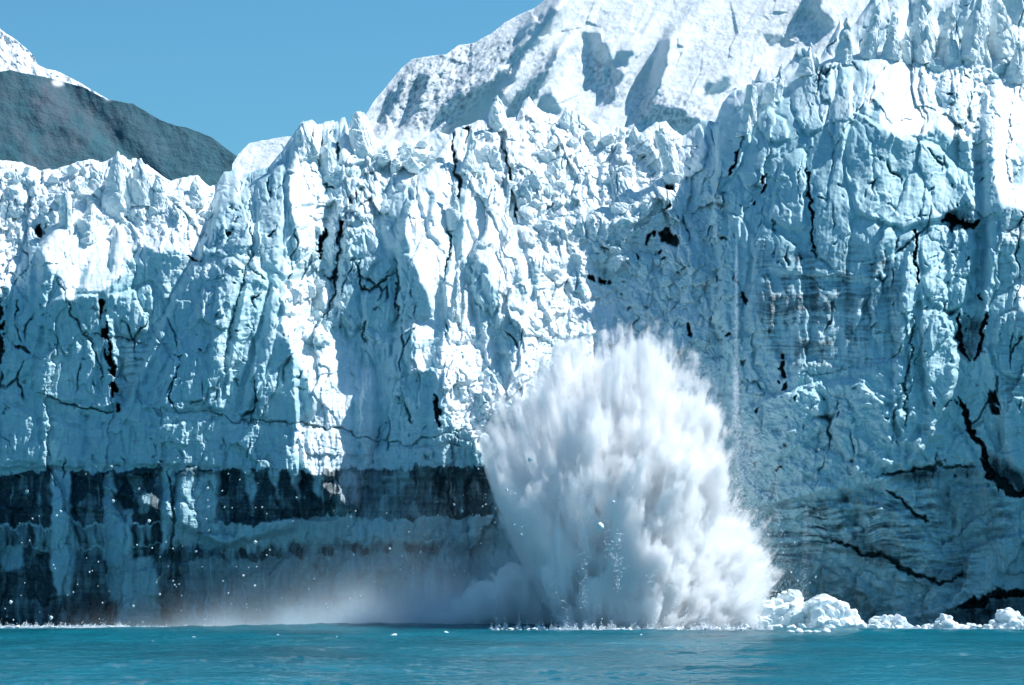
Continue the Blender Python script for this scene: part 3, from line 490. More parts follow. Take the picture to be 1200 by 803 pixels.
MY = MF.relief(MG, np.interp(mv_, [-60, 60, 160, 300], [330, 170, 40, -60]), 150, .012)
MY = MY - fac*.16 - fac2*(.03+.45*rockw) - fbm(mu_/12, mv_/12, 97, 6, .66)*(1.2+4.5*rockw*ml_rock) - fbm((mu_+mv_*.7)/22, (mv_-mu_*.4)/90, 98, 4, .5, ridged=True)*2.2
MSC = 0.75                                              # metres per px at 3000 m
MD = 3000 + MSC*MY
rk = np.array([.26, .35, .42]); rm = np.clip(ml_rock*np.clip(rockw*1.5, 0, 1), 0, .85)
snow = np.array([.92, .945, .955]); MA = snow[None, None]*np.ones(mu_.shape+(1,)); MA = MA*(1-rm[..., None]) + rk*rm[..., None]
msil = [(270,196),(280,180),(288,172),(292,168),(318,163),(338,160),(370,160),(402,158),(424,142),(436,122),(452,102),(470,80),(482,70),(500,66),(522,64),(536,54),(556,50),(575,40),(592,26),(612,16),(628,8),(642,-2),(660,-14),(700,-40),(760,-52),(1270,-56)]
NCm, NRm = 900, 330
cu = np.concatenate([np.linspace(272, 1268, NCm), np.arange(1272, 2000, 4.0)]); NCm = len(cu); top = np.interp(cu, [p[0] for p in msil], [p[1] for p in msil]) + 1.4*fbm(cu/14, cu*0+9, 99, 4, .6)
tt = np.linspace(0, 1, NRm)[:, None]; VV = top*(1-tt)+296*tt; UU = np.repeat(cu[None], NRm, 0)
UF = fold(UU, -9e9, 1268.0); Dm = MF.sample(MD, UF, VV); Cm = MF.sample(MA, UF, VV)
Pm = ray_point(UU, VV, Dm)
bk = [];
for k in range(1, 5): q_ = Pm[0].copy(); q_[:, 1] += k*k*40; q_[:, 2] -= k*k*12; bk.append(q_)
Pm = np.concatenate([np.array(bk[::-1]), Pm], 0); Cm = np.concatenate([np.repeat(Cm[:1], 4, 0), Cm], 0)
me = mesh_from("mountain", Pm.reshape(-1, 3), grid_faces(NRm+4, NCm)); put_color(me, Cm.reshape(-1, 3))
tag(link("mountain", me, M_SNOW), "steep snow covered mountain with rocky ribs behind the glacier", kind="structure")

# ------------------------------------------------------------------ dark hill on the left, with the snow peak behind it
HF = Field(-70, 360, -20, 300, 1.0, warp=1.5, seed=25)
hu, hv = HF.U, HF.V
hs = [(-570,40),(-380,-20),(-200,10),(-70,62),(-20,76),(0,84),(12,82),(30,86),(60,92),(82,98),(98,102),(112,110),(124,116),(140,119),(156,122),(170,130),(186,140),(205,147),(220,150),(236,156),(250,162),(265,174),(282,186),(298,194),(320,206),(360,226)]
gul = fbm((hu-.5*hv)/15, (hv+.2*hu)/90, 101, 5, .6, ridged=True); HY = np.interp(hv, [-20, 84, 300], [260, 120, -120]) + (hu-150)*.25 - gul*.9 - fbm(hu/45, hv/45, 103, 3, .5)*8 - fbm(hu/9, hv/9, 104, 3, .5)*.5
HY += 12*np.exp(-((hu-(62+.9*(hv-84)))/22)**2)
HD = 4200 + 1.05*HY
veg = np.array([.052, .132, .165]); roc = np.array([.10, .137, .168])  # vegetation and rock tinted blue-grey, distance haze put into the colour
rw_ = np.clip(.45+1.5*fbm((hu-.4*hv)/30, (hv+.3*hu)/40, 105, 5, .62), 0, 1)*np.clip(.3+np.exp(-((hu-75)/60)**2)*.9, 0, 1)
HA = veg[None, None]*(1-rw_[..., None])+roc*rw_[..., None]
sn = HF.new(0.0)
for p in ([(60,96),(68,94),(75,98),(72,101),(62,99)], [(124,114),(130,116),(131,118),(124,117)], [(204,144),(212,146),(211,148)],): HF.poly(sn, p, 1.0, .5)
HA = HA*(1-sn[..., None])+snow*sn[..., None]
NCh, NRh = 430, 260
def hill(name, lab, pts, prof_d, field, depth, alb, mat_, u0, u1, vb, kd, jag):
    cu = np.concatenate([np.arange(u0-500, u0, 4.0), np.linspace(u0, u1, NCh)]); nc_ = len(cu); tp = np.interp(cu, [p[0] for p in pts], [p[1] for p in pts]) + jag*fbm(cu/10, cu*0+4, 106, 4, .6)
    tt = np.linspace(0, 1, NRh)[:, None]; VV = tp*(1-tt)+vb*tt; UU = np.repeat(cu[None], NRh, 0)
    UF = fold(UU, u0, 9e9); P_ = ray_point(UU, VV, field.sample(depth, UF, VV)); Cx = field.sample(alb, UF, VV); bk = []
    for k in range(1, 5): q_ = P_[0].copy(); q_[:, 1] += k*k*60; q_[:, 2] -= k*k*18; bk.append(q_)
    P_ = np.concatenate([np.array(bk[::-1]), P_], 0); Cx = np.concatenate([np.repeat(Cx[:1], 4, 0), Cx], 0)
    me = mesh_from(name, P_.reshape(-1, 3), grid_faces(NRh+4, nc_)); put_color(me, Cx.reshape(-1, 3))
    return tag(link(name, me, mat_), lab, kind="structure")
hill("hill", "dark bare mountain slope above the left end of the glacier", hs, None, HF, HD, HA, M_ROCK, -68, 345, 290, 1, .8)
ps = [(-570,-60),(-300,-70),(-70,-16),(-20,12),(0,34),(8,40),(18,46),(30,56),(40,66),(44,76),(54,81),(66,83),(80,90),(92,96),(105,104),(140,124),(345,290)]
PY = np.interp(hv, [-20, 300], [300, -300]) - fbm(hu/20, hv/20, 107, 5, .6)*16 - fbm(hu/5, hv/5, 108, 4, .7)*4
pr = np.clip(fbm(hu/7, hv/7, 109, 5, .7)*3-.3, 0, 1)*(hv < 84-.0*hu)*(hu < 46)*.6
PA = snow[None, None]*(1-pr[..., None])+rk*pr[..., None]
hill("snow_peak", "snow covered peak behind the dark hill at the left edge", ps, None, HF, 5200+1.3*PY, PA, M_SNOW, -68, 345, 290, 1, .8)

# ------------------------------------------------------------------ water
def water():
    # rows spaced by perspective so that waves stay resolved from near to far
    Y = np.concatenate([np.geomspace(60, 640, 620), np.geomspace(660, 6000, 20)]); nx = 900
    t = np.linspace(-1, 1, nx); t = t*.62+.9*t**5; X = t[None, :]*(Y[:, None]*0.26+26); YY = np.repeat(Y[:, None], nx, 1)
    z = .34*fbm(X/38, YY/24, 201, 3) + (.12+.22*np.clip(.5+1.5*noise2(X/60, YY/14, 205), 0, 1))*fbm(X/11, YY/6, 202, 4, .55, ridged=True) + .05*fbm(X/2.2, YY/1.6, 203, 3, .6)
    z += .75*np.exp(-((YY-560)/16)**2)*np.exp(-((X+8)/34)**2) + .35*np.exp(-((YY-570)/10)**2)*np.exp(-((X+34)/20)**2)
    z *= np.where(YY > 700, 0, 1)
    P_ = np.stack([X, YY, z], -1).reshape(-1, 3)
    me = mesh_from("water", P_, grid_faces(len(Y), nx)[:, ::-1])
    m, N, L_ = new_mat("sea_water"); out = N.new("ShaderNodeOutputMaterial"); p = N.new("ShaderNodeBsdfPrincipled"); L_.new(p.outputs[0], out.inputs[0])
    gl = N.new("ShaderNodeBsdfGlossy"); gl.inputs["Roughness"].default_value = .10; fr_ = N.new("ShaderNodeFresnel"); fr_.inputs[0].default_value = 1.33; ms_ = N.new("ShaderNodeMath"); ms_.operation = 'MULTIPLY'; ms_.inputs[1].default_value = .55; mxs = N.new("ShaderNodeMixShader")
    L_.new(fr_.outputs[0], ms_.inputs[0]); L_.new(ms_.outputs[0], mxs.inputs[0]); L_.new(p.outputs[0], mxs.inputs[1]); L_.new(gl.outputs[0], mxs.inputs[2]); L_.new(mxs.outputs[0], out.inputs[0])
    p.inputs["Roughness"].default_value = .6; p.inputs["Specular IOR Level"].default_value = .0; 
    tc = N.new("ShaderNodeTexCoord"); mp = N.new("ShaderNodeMapping"); mp.inputs["Scale"].default_value = (.05, .014, 1); L_.new(tc.outputs["Object"], mp.inputs[0])
    n = N.new("ShaderNodeTexNoise"); n.inputs["Scale"].default_value = 1; n.inputs["Detail"].default_value = 6; n.inputs["Roughness"].default_value = .6; L_.new(mp.outputs[0], n.inputs["Vector"])
    r = N.new("ShaderNodeValToRGB"); r.color_ramp.elements[0].position = .3; r.color_ramp.elements[0].color = (.001, .062, .090, 1); r.color_ramp.elements[1].position = .72; r.color_ramp.elements[1].color = (.004, .175, .238, 1)
    L_.new(n.outputs["Fac"], r.inputs[0]); L_.new(r.outputs[0], p.inputs["Base Color"])
    n2 = N.new("ShaderNodeTexNoise"); n2.inputs["Scale"].default_value = 1.1; n2.inputs["Detail"].default_value = 5; mp2 = N.new("ShaderNodeMapping"); mp2.inputs["Scale"].default_value = (1, .55, 1); L_.new(tc.outputs["Object"], mp2.inputs[0]); L_.new(mp2.outputs[0], n2.inputs["Vector"])
    b = N.new("ShaderNodeBump"); b.inputs["Strength"].default_value = .8; b.inputs["Distance"].default_value = .35; L_.new(n2.outputs["Fac"], b.inputs["Height"]); L_.new(b.outputs[0], p.inputs["Normal"]); L_.new(b.outputs[0], gl.inputs["Normal"]); L_.new(b.outputs[0], fr_.inputs["Normal"])
    tag(link("water", me, m), "teal sea water with low swell in front of the glacier", kind="structure")
water()

def serac_mesh(name, w, h, d, lean, seed, sharp=.25):
    """a leaning pillar of broken ice: hull of rings that narrow to a ridge, then roughened"""
    r = np.random.default_rng(seed); bm = bmesh.new(); lv = 5
    for k in range(lv+1):
        t = k/lv; tw = seed*1.3+.25*k; f = (1-t)**.7*(1-sharp)+sharp*(1-t*.55) if k < lv else sharp*.35
        for a in np.linspace(0, 2*np.pi, 7)[:-1]: bm.verts.new((lean*h*t+math.cos(a+tw)*w*.5*f*r.uniform(.6, 1.2), math.sin(a+tw)*d*.5*f*r.uniform(.6, 1.2)+t*d*.2, h*t*r.uniform(.96, 1.04)))
    bmesh.ops.convex_hull(bm, input=bm.verts[:]); bmesh.ops.delete(bm, geom=[v for v in bm.verts if not v.link_faces], context='VERTS')
    bmesh.ops.triangulate(bm, faces=bm.faces[:])
    for _ in range(4): bmesh.ops.subdivide_edges(bm, edges=[e for e in bm.edges if e.calc_length() > max(.30, h/26)], cuts=1, use_grid_fill=True); bmesh.ops.triangulate(bm, faces=bm.faces[:])
    v = np.array([x.co[:] for x in bm.verts]); bm.normal_update(); n = np.array([x.normal[:] for x in bm.verts])
    A = (v[:, 0]+v[:, 1]*.7)[None]; B = v[:, 2][None]
    f_, _ = facets(A/.15, B/.15, 22, 34, seed, .5, .34, .12, .05); f2, _ = facets(A/.15, B/.15, 8, 12, seed+5, .6, .4, .1, .07)
    v = v+n*((.075*f_+.05*f2)[0]+.35*fbm(A/1.6, B/2.4, seed+9, 5, .6)[0])[:, None]
    for x, c in zip(bm.verts, v): x.co = c
    me = bpy.data.meshes.new(name); bm.to_mesh(me); bm.free(); me.polygons.foreach_set("use_smooth", np.full(len(me.polygons), False)); me.materials.append(M_BLOCK); return me
FINS = True
def serac(u, v_top, v_bot, wpx, lean, seed, lab, dY=-1.0, dpx=None, sharp=.25):
    k0 = surf(u, v_bot)/F_PX; dm = (dpx or wpx*1.1)*k0; v_bot = v_bot+.14*(v_bot-v_top); Y = surf(u, v_bot)+dm*.42; p = ray_point(np.array(float(u)), np.array(float(v_bot)), np.array(Y)); k = Y/F_PX
    o = link("serac", serac_mesh("serac", wpx*k, (v_bot-v_top)*k, (dpx or wpx*1.1)*k, lean, seed, sharp), None, glacier, loc=(p[0], p[1]-600, p[2])); o["label"] = lab
for a in ((583,112,150,20,-.05,11,"thin pointed white serac standing against the mountain"), (425,129,184,40,-.1,12,"rounded serac on the skyline left of the mountain"), (356,140,185,34,-.02,13,"serac on the skyline at the top of the cliff's left shoulder"), (384,150,205,26,0,14,"upright ice post just right of the shoulder serac"),
          (988,20,70,24,.10,15,"slim fin leaning right over the tower top"), (1018,0,62,30,.20,16,"leaning blade with a dark left side over the tower top"), (1046,12,66,26,.05,17,"broad white blade above the tower"), (1082,-8,66,42,.0,18,"tall white fin at the top right"), (1108,0,60,24,.15,19,"narrow fin right of the tall one"),
          (1138,-14,70,36,.15,20,"high fin near the upper right corner"), (1150,30,76,30,-.2,21,"low wedge under the high fin"), (1178,-6,60,40,-.1,22,"wide block in the upper right corner"), (1190,44,92,26,.1,23,"small wedge at the right edge above the pillar"), (1120,34,72,24,-.1,24,"short grey wedge between the fins"), (948,50,84,26,.1,25,"grey knob at the left end of the fins"),
          (905,74,116,28,.25,26,"leaning slab on the left shoulder of the tower"), (874,92,150,24,.15,27,"grey blade at the tower's upper left corner"), (1064,36,72,20,-.05,28,"small pointed block between two fins"),
          (140,178,246,46,-.05,31,"tall white serac in the middle of the left rubble"), (168,186,236,40,-.1,32,"lower white serac beside the tall one on the left"), (76,218,262,20,.0,33,"pointed serac with a dark left side on the left wall"), (228,205,240,30,0,34,"low serac at the right end of the left skyline"), (188,206,244,26,-.1,35,"leaning serac behind the left wall's bowl"),
          (104,240,280,40,.05,36,"broad sunlit block at the top of the left wall"), (548,150,196,26,.1,37,"grey sided serac below the pointed one"), (666,124,152,26,-.1,38,"grey block on the skyline above the splash"), (742,148,176,34,.1,39,"low block under the mountain's foot"), (790,144,206,28,-.25,40,"leaning bright fin beside the tower"),
          (532,208,262,16,0,41,"rounded boulder column in the middle of the sunlit rib"), (530,318,372,18,.1,42,"sunlit spike on the rib left of the splash")): serac(*a)
# ------------------------------------------------------------------ loose ice blocks
def block_mesh(name, seed, sub=4, planes=16, rough=.05, sharp=False):
    bm = bmesh.new(); bmesh.ops.create_icosphere(bm, subdivisions=sub, radius=1)
    v = np.array([x.co[:] for x in bm.verts]); r = np.random.default_rng(seed)
    n = r.normal(size=(planes, 3)); n /= np.linalg.norm(n, axis=1)[:, None]; h = r.uniform(.62, 1.0, planes)
    d = v@n.T; rad = np.min(np.where(d > .12, h/np.maximum(d, .12), 9), axis=1); rad = np.minimum(rad, 1.35)
    rad *= 1+rough*(fbm(v[:, 0][None]*2.2+seed, (v[:, 1]+v[:, 2]*1.3)[None]*2.2, seed, 4, .6)[0])*2.2
    v = v*rad[:, None]
    for x, c in zip(bm.verts, v): x.co = c
    me = bpy.data.meshes.new(name); bm.to_mesh(me); bm.free()
    me.polygons.foreach_set("use_smooth", np.full(len(me.polygons), False)); return me
def spawn(name, me, u, v, size, Y, rng, lab, cat, grp, squash=(1, 1, 1), sink=0.0, tilt=.5, z=None, mids=False):
    p = ray_point(np.array(u, float), np.array(v, float), np.array(float(Y)))
    o = bpy.data.objects.new(name, me); C.objects.link(o); o.location = (p[0], p[1]+sink, p[2] if z is None else z)
    o.rotation_euler = (rng.uniform(-tilt, tilt), rng.uniform(-tilt, tilt), rng.uniform(0, 6.28)); o.scale = [size*s for s in squash]
    if mids: o.material_slots[0].link = 'OBJECT'; o.material_slots[0].material = M_MID
    tag(o, lab, cat, grp); return o
LAND = [(20,215,"at the far left of the top rubble"),(78,240,"near the pointed serac on the left wall"),(140,215,"by the tall serac of the left rubble"),(200,230,"right of the tall serac of the left rubble"),(240,250,"at the right end of the left rubble"),(455,180,"left in the row on the cliff edge"),(495,185,"right in the row on the cliff edge"),
 (345,345,"on the upper ledge of the middle cliff"),(370,390,"on the lower ledge of the middle cliff"),(585,170,"under the thin pointed serac"),(620,230,"beside the long crack above the splash"),(670,160,"under the grey skyline block above the splash"),(700,220,"in the middle of the jumble above the splash"),(765,190,"beside the blue hollow near the tower"),
 (765,290,"around the black hole in the shaded gully"),(715,325,"at the left edge of the shaded gully"),(830,250,"high in the gully against the tower"),(820,360,"low in the gully just above the splash"),(1110,90,"at the top of the rubble beside the tower"),(1140,150,"low in the rubble beside the pillar"),(550,440,"high on the rib left of the splash"),(560,500,"low on the rib left of the splash")]
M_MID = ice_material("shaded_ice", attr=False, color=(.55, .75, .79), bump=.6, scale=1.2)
def near(u, v): return min(LAND, key=lambda q: (q[0]-u)**2+(q[1]-v)**2)[2]
protos = []
for k in range(10):
    me = block_mesh("ice_block", 300+k, 4, 11+k, .11); me.materials.append(M_BLOCK); protos.append(me)
rng = np.random.default_rng(77)
def scatter(poly_, n, smin, smax, lab, grp, name="ice_block"):
    xs = [p[0] for p in poly_]; ys_ = [p[1] for p in poly_]; k = 0; tries = 0
    while k < n and tries < n*60:
        tries += 1; u, v = rng.uniform(min(xs), max(xs)), rng.uniform(min(ys_), max(ys_))
        if not inside(poly_, np.array([u]), np.array([v]))[0]: continue
        s = smin+(smax-smin)*rng.random()**2.2
        sw = "small" if s < .65 else ("medium" if s < 1.0 else "large"); lb = ("%s %s ice block %s" % (sw, lab, near(u, v)))
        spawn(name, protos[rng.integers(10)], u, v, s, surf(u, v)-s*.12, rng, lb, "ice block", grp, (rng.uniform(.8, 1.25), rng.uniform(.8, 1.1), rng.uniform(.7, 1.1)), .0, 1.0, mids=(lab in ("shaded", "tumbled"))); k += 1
scatter([(2,200),(110,196),(200,222),(252,226),(240,270),(150,262),(60,240),(10,300)], 70, .35, 1.5, "loose white", "ice blocks on the left ice wall")
scatter([(440,172),(512,166),(505,196),(480,204),(440,192)], 24, .6, 1.9, "rounded white", "ice blocks along the middle cliff edge")
scatter([(330,300),(395,280),(385,400),(340,400)], 18, .4, 1.3, "wedged white", "ice blocks on the broken ledge")
scatter([(560,150),(700,150),(790,170),(760,240),(700,260),(640,300),(610,240),(560,220)], 80, .3, 1.5, "white", "ice blocks in the jumble above the splash")
scatter([(740,250),(840,210),(850,300),(860,400),(790,400),(730,340),(690,300)], 45, .35, 1.5, "shaded", "ice blocks in the shaded gully")
scatter([(1085,70),(1190,62),(1190,90),(1150,120),(1140,170),(1110,130)], 22, .35, 1.3, "tumbled", "ice blocks between tower and pillar")
scatter([(520,400),(590,440),(600,520),(520,520)], 18, .35, 1.2, "white", "ice blocks on the rib beside the splash")

# ------------------------------------------------------------------ brash ice on the water along the foot of the cliff
def water_v(Y): return HORIZON + F_PX*CAM_H/Y     # photo row of the water surface at distance Y
def merge_blocks(name, lst, voxel, rough):
    """many overlapping broken blocks grown into one heap"""
    Vs, Fs, n = [], [], 0
    for k, (c, r, sd) in enumerate(lst):
        me = block_mesh("tmp", sd, 3, 9, .06); v = np.array([x.co[:] for x in me.vertices]); f = np.array([list(p.vertices) for p in me.polygons]); bpy.data.meshes.remove(me)
        q = np.linalg.qr(np.random.default_rng(sd+1).normal(size=(3, 3)))[0]; Vs.append((v@q)*np.array(r)+np.array(c)); Fs.append(f+n); n += len(v)
    return mesh_from(name, np.concatenate(Vs), np.concatenate(Fs), False)
def berg(name, pts, Y, lab, thick, seed, n=60, small=.35):
    us = np.array([p[0] for p in pts], float); vs = np.array([p[1] for p in pts], float); r = np.random.default_rng(seed); base = water_v(Y); cx0 = (us[0]+us[-1])/2; X0 = (cx0-CU)/F_PX*Y; lst = []
    hmax = (base-vs.min())*Y/F_PX
    for k in range(n):
        u = r.uniform(us[0], us[-1]); h = max(.12, (base-np.interp(u, us, vs))*Y/F_PX); dy = r.uniform(-1, 1); top = h*(1-dy*dy*.75); a = min(max(small, r.uniform(.25, .5)*h), 1.5)*r.uniform(.7, 1.1)
        z = top-a*.85 if r.random() < .6 else r.uniform(-.1, max(0, top-a*.8)); lst.append((((u-CU)/F_PX*Y-X0, dy*thick*(.3+.7*h/hmax), z), (a*r.uniform(.9, 1.3), a, a*r.uniform(.8, 1.1)), int(seed*10+k)))
    for k in range(n*4):
        u = r.uniform(us[0], us[-1]); h = max(.12, (base-np.interp(u, us, vs))*Y/F_PX); dy = r.uniform(-1.1, .3); a = r.uniform(.08, .24)*(1 if hmax > 1 else .5); lst.append((((u-CU)/F_PX*Y-X0, dy*thick*(.3+.7*h/hmax), max(0, h*(1-dy*dy*.75))*r.uniform(.2, 1.0)), (a*1.2, a, a*.9), int(seed*10+1000+k)))
    for u, v in pts[1:-1]:
        h = max(.15, (base-v)*Y/F_PX)
        for q_ in np.arange(h, -.2, -.55): lst.append((((u-CU)/F_PX*Y-X0, r.uniform(-.3, .3), q_-.35), (.62, .8, .5), int(seed*10+q_*7)))
    o = link(name, merge_blocks(name, lst, .13 if hmax > 1 else .08, .17), M_BLOCK, loc=(X0, Y, 0)); return tag(o, lab, "ice heap" if hmax > 1 else "ice floe")
berg("ice_heap", [(862,738),(874,722),(886,714),(896,706),(906,702),(914,700),(920,694),(926,691),(934,697),(944,706),(950,714),(954,722),(958,735)], 574, "taller pointed heap of fresh white ice afloat beside the splash", 4.5, 401, 90)
berg("ice_heap", [(938,738),(946,722),(952,706),(960,701),(966,698),(974,704),(984,706),(992,714),(1000,720),(1006,728),(1010,738)], 571, "lower humped heap of white ice just right of the pointed heap", 4.0, 402, 80)
berg("ice_heap", [(1014,738),(1022,726),(1034,722),(1050,721),(1056,724),(1060,732),(1064,738)], 568, "flat topped white ice heap floating between the large heaps and the right edge", 2.6, 403, 50)
berg("ice_heap", [(1088,738),(1098,728),(1104,720),(1110,722),(1118,730),(1126,738)], 568, "small peaked white ice lump floating below the right end of the tower", 2.0, 404, 30)
berg("ice_heap", [(1152,738),(1162,728),(1172,718),(1180,714),(1190,718),(1202,726),(1214,738)], 566, "rounded white ice heap floating at the right edge of the picture", 3.0, 405, 50)
berg("ice_floe", [(923,742),(926,738.6),(934,738.4),(944,739.8),(956,738.9),(966,738.4),(969,742)], 512, "long low white ice floe lying alone on open water in front of the heaps", .9, 406, 26, .16)
brash = []
for k in range(5):
    me = block_mesh("brash_ice", 500+k, 3, 14, .06); me.materials.append(M_BLOCK); brash.append(me)
for k in range(120):
    u = rng.uniform(855, 1210); Y = rng.uniform(560, 582); s = rng.uniform(.25, .85)*(1 if u > 1000 else 1.1)
    spawn("brash_ice", brash[k % 5], u, 735, s, Y, rng, "white lump of brash ice crowded along the foot of the right ice tower", "brash ice", "brash ice lumps below the right tower", (1.3, 1, .75), z=rng.uniform(0, .25)*s+.1)
for k in range(50):
    u = rng.uniform(570, 880); Y = rng.uniform(541, 547); s = rng.uniform(.12, .4)
    spawn("brash_ice", brash[k % 5], u, 735, s, Y, rng, "small lump of white ice floating in front of the splash", "brash ice", "ice lumps in front of the splash", (1.5, 1, .6), z=.3*s+.15)
for k in range(46):
    u = rng.uniform(-10, 150); Y = rng.uniform(578, 590); s = rng.uniform(.12, .42)
    spawn("brash_ice", brash[k % 5], u, 735, s, Y, rng, "small white ice lump in the foam line under the left ice wall", "brash ice", "ice lumps under the left ice wall", (1.5, 1, .6), z=.3*s+.1)
for (u, Y, s) in ((228,455,.5), (325,470,.8), (462,480,.6), (525,500,.7), (735,470,.55), (750,470,.5), (395,455,.3), (700,430,.25), (180,420,.2)):
    spawn("brash_ice", brash[int(u) % 5], u, 735, s*.5, Y, rng, "thin scrap of ice drifting alone on open water", "brash ice", "ice scraps on open water", (2.0, .8, .45), z=.12)

# ------------------------------------------------------------------ the splash
def uvY(u, v, Y): p = ray_point(np.array(u, float), np.array(v, float), np.array(float(Y))); return Vector(p.tolist())
def ellipsoids(name, items, voxel, disp=()):
    """one closed skin round many overlapping ellipsoids: items = (centre, axis vector, long radius, short radius)"""
    bm0 = bmesh.new(); bmesh.ops.create_icosphere(bm0, subdivisions=2, radius=1); bv = np.array([v.co[:] for v in bm0.verts]); bf = np.array([[v.index for v in f.verts] for f in bm0.faces]); bm0.free()
    Vs, Fs, n = [], [], 0
    for c, ax, rl, rs in items:
        q = Vector((0, 0, 1)).rotation_difference(Vector(ax).normalized()).to_matrix(); Rm = np.array(q)
        Vs.append((bv*np.array([rs, rs, rl]))@Rm.T+np.array(c)); Fs.append(bf+n); n += len(bv)
    me = mesh_from(name, np.concatenate(Vs), np.concatenate(Fs)); o = bpy.data.objects.new(name, me); C.objects.link(o)
    m = o.modifiers.new("r", 'REMESH'); m.mode = 'VOXEL'; m.voxel_size = voxel
    dg = bpy.context.evaluated_depsgraph_get(); me2 = bpy.data.meshes.new_from_object(o.evaluated_get(dg)); bpy.data.objects.remove(o); bpy.data.meshes.remove(me)
    N_ = len(me2.vertices); co = np.zeros(N_*3, np.float32); me2.vertices.foreach_get("co", co); co = co.reshape(-1, 3); no = np.zeros(N_*3, np.float32); me2.vertices.foreach_get("normal", no); no = no.reshape(-1, 3)
    for sc_, amp, sd in disp:
        a = fbm((co[:, 0]+co[:, 1]*.6)[None]/sc_, (co[:, 2]-co[:, 1]*.8)[None]/sc_, sd, 3, .55)[0]; b_ = voro((co[:, 0]*.9-co[:, 1]*.5)[None]/sc_, (co[:, 2]+co[:, 1]*.5)[None]/sc_, sd+1)[0][0]
        co = co + no*((a*.6 + .55-b_)*amp)[:, None]
    me2.vertices.foreach_set("co", co.ravel()); me2.polygons.foreach_set("use_smooth", np.full(len(me2.polygons), True)); me2.update(); me2.name = name
    return me2
def spray_material(name, dens, lo, hi, origin, anis=.3, scale=.25, color=(1, 1, 1), stretch=.35, step=None):
    m, N, L_ = new_mat(name); out = N.new("ShaderNodeOutputMaterial"); p = N.new("ShaderNodeVolumePrincipled"); L_.new(p.outputs[0], out.inputs["Volume"])
    p.inputs["Color"].default_value = (*color, 1); p.inputs["Anisotropy"].default_value = anis
    tc = N.new("ShaderNodeTexCoord"); sub = N.new("ShaderNodeVectorMath"); sub.operation = 'SUBTRACT'; sub.inputs[1].default_value = origin; L_.new(tc.outputs["Object"], sub.inputs[0])
    # stretch the noise along the rays that leave the origin of the blast: use direction plus shortened radius
    nrm = N.new("ShaderNodeVectorMath"); nrm.operation = 'NORMALIZE'; L_.new(sub.outputs[0], nrm.inputs[0])
    ln = N.new("ShaderNodeVectorMath"); ln.operation = 'LENGTH'; L_.new(sub.outputs[0], ln.inputs[0])
    pw = N.new("ShaderNodeMath"); pw.operation = 'MULTIPLY_ADD'; pw.inputs[1].default_value = stretch; pw.inputs[2].default_value = 16.0; L_.new(ln.outputs["Value"], pw.inputs[0])
    mul = N.new("ShaderNodeVectorMath"); mul.operation = 'SCALE'; L_.new(nrm.outputs[0], mul.inputs[0]); L_.new(pw.outputs[0], mul.inputs["Scale"])
    n = N.new("ShaderNodeTexNoise"); n.inputs["Scale"].default_value = scale; n.inputs["Detail"].default_value = 5; n.inputs["Roughness"].default_value = .6; L_.new(mul.outputs[0], n.inputs["Vector"])
    r = N.new("ShaderNodeMapRange"); r.inputs[1].default_value = lo; r.inputs[2].default_value = hi; r.inputs[3].default_value = 0; r.inputs[4].default_value = dens; L_.new(n.outputs["Fac"], r.inputs[0]); L_.new(r.outputs[0], p.inputs["Density"])
    return m
prng = random.Random(5)
O_U, O_V, PY_ = 715, 742, 574
items = []
def jet(tipu, tipv, r0, r1, n=9, y0=PY_, dy=0.0, ou=O_U, ov=O_V, start=.15):
    for k in range(n):
        t = start+(1-start)*(k+.5)/n; u = ou+(tipu-ou)*t; v = ov+(tipv-ov)*t; Y = y0+dy*t
        c = uvY(u, v, Y); a = uvY(tipu, tipv, y0+dy)-uvY(ou, ov, y0); r = (r0+(r1-r0)*t)*prng.uniform(.85, 1.15)
        items.append((c, a, r*1.9, r))
ORG = uvY(708, 845, PY_); KY = 1.7; RMAX = 72.0
OUT2 = [(560,845),(575,790),(590,742),(600,712),(612,680),(614,648),(602,612),(588,585),(572,558),(566,530),(570,506),(588,484),(604,468),(622,458),(640,444),(660,428),(690,410),(720,400),(745,394),(770,398),(795,402),(814,414),(832,444),(845,474),(856,506),(862,545),(868,582),(890,606),(903,628),(912,655),(914,690),(906,742),(890,845)]
def polar(pts):
    th, rr = [], []
    for u, v in pts:
        d = uvY(u, v, PY_)-ORG; th.append(math.atan2(max(d.z, 0.0), -d.x)/math.pi); rr.append(math.hypot(d.x, d.z))
    return np.array(th), np.array(rr)
TH, RR = polar(OUT2)
gx_ = np.linspace(0, 1, 31); gr_ = np.interp(gx_, TH, RR)
def envelope_hull(name, grow):
    nt_, nphi = 110, 72; V_, = ([],)
    for a in np.linspace(0, 1, nt_):
        r = np.interp(a, gx_, gr_)*grow
        for ph in np.linspace(-math.pi/2, math.pi/2, nphi):
            t = a*math.pi; V_.append((-math.cos(t)*math.cos(ph)*r, math.sin(ph)*r/KY, math.sin(t)*math.cos(ph)*r))
    V_ = np.array(V_); V_[:, 1] = np.clip(V_[:, 1], -26, 22); V_[:, 2] = np.maximum(V_[:, 2], -ORG.z-.3)
    F_ = grid_faces(nt_, nphi); me = mesh_from(name, V_+np.array(ORG)*np.array([1, 1, 1]), F_)
    bm = bmesh.new(); bm.from_mesh(me); bmesh.ops.remove_doubles(bm, verts=bm.verts[:], dist=.01); bmesh.ops.holes_fill(bm, edges=bm.edges[:], sides=0); bmesh.ops.recalc_face_normals(bm, faces=bm.faces[:]); bm.to_mesh(me); bm.free(); return me
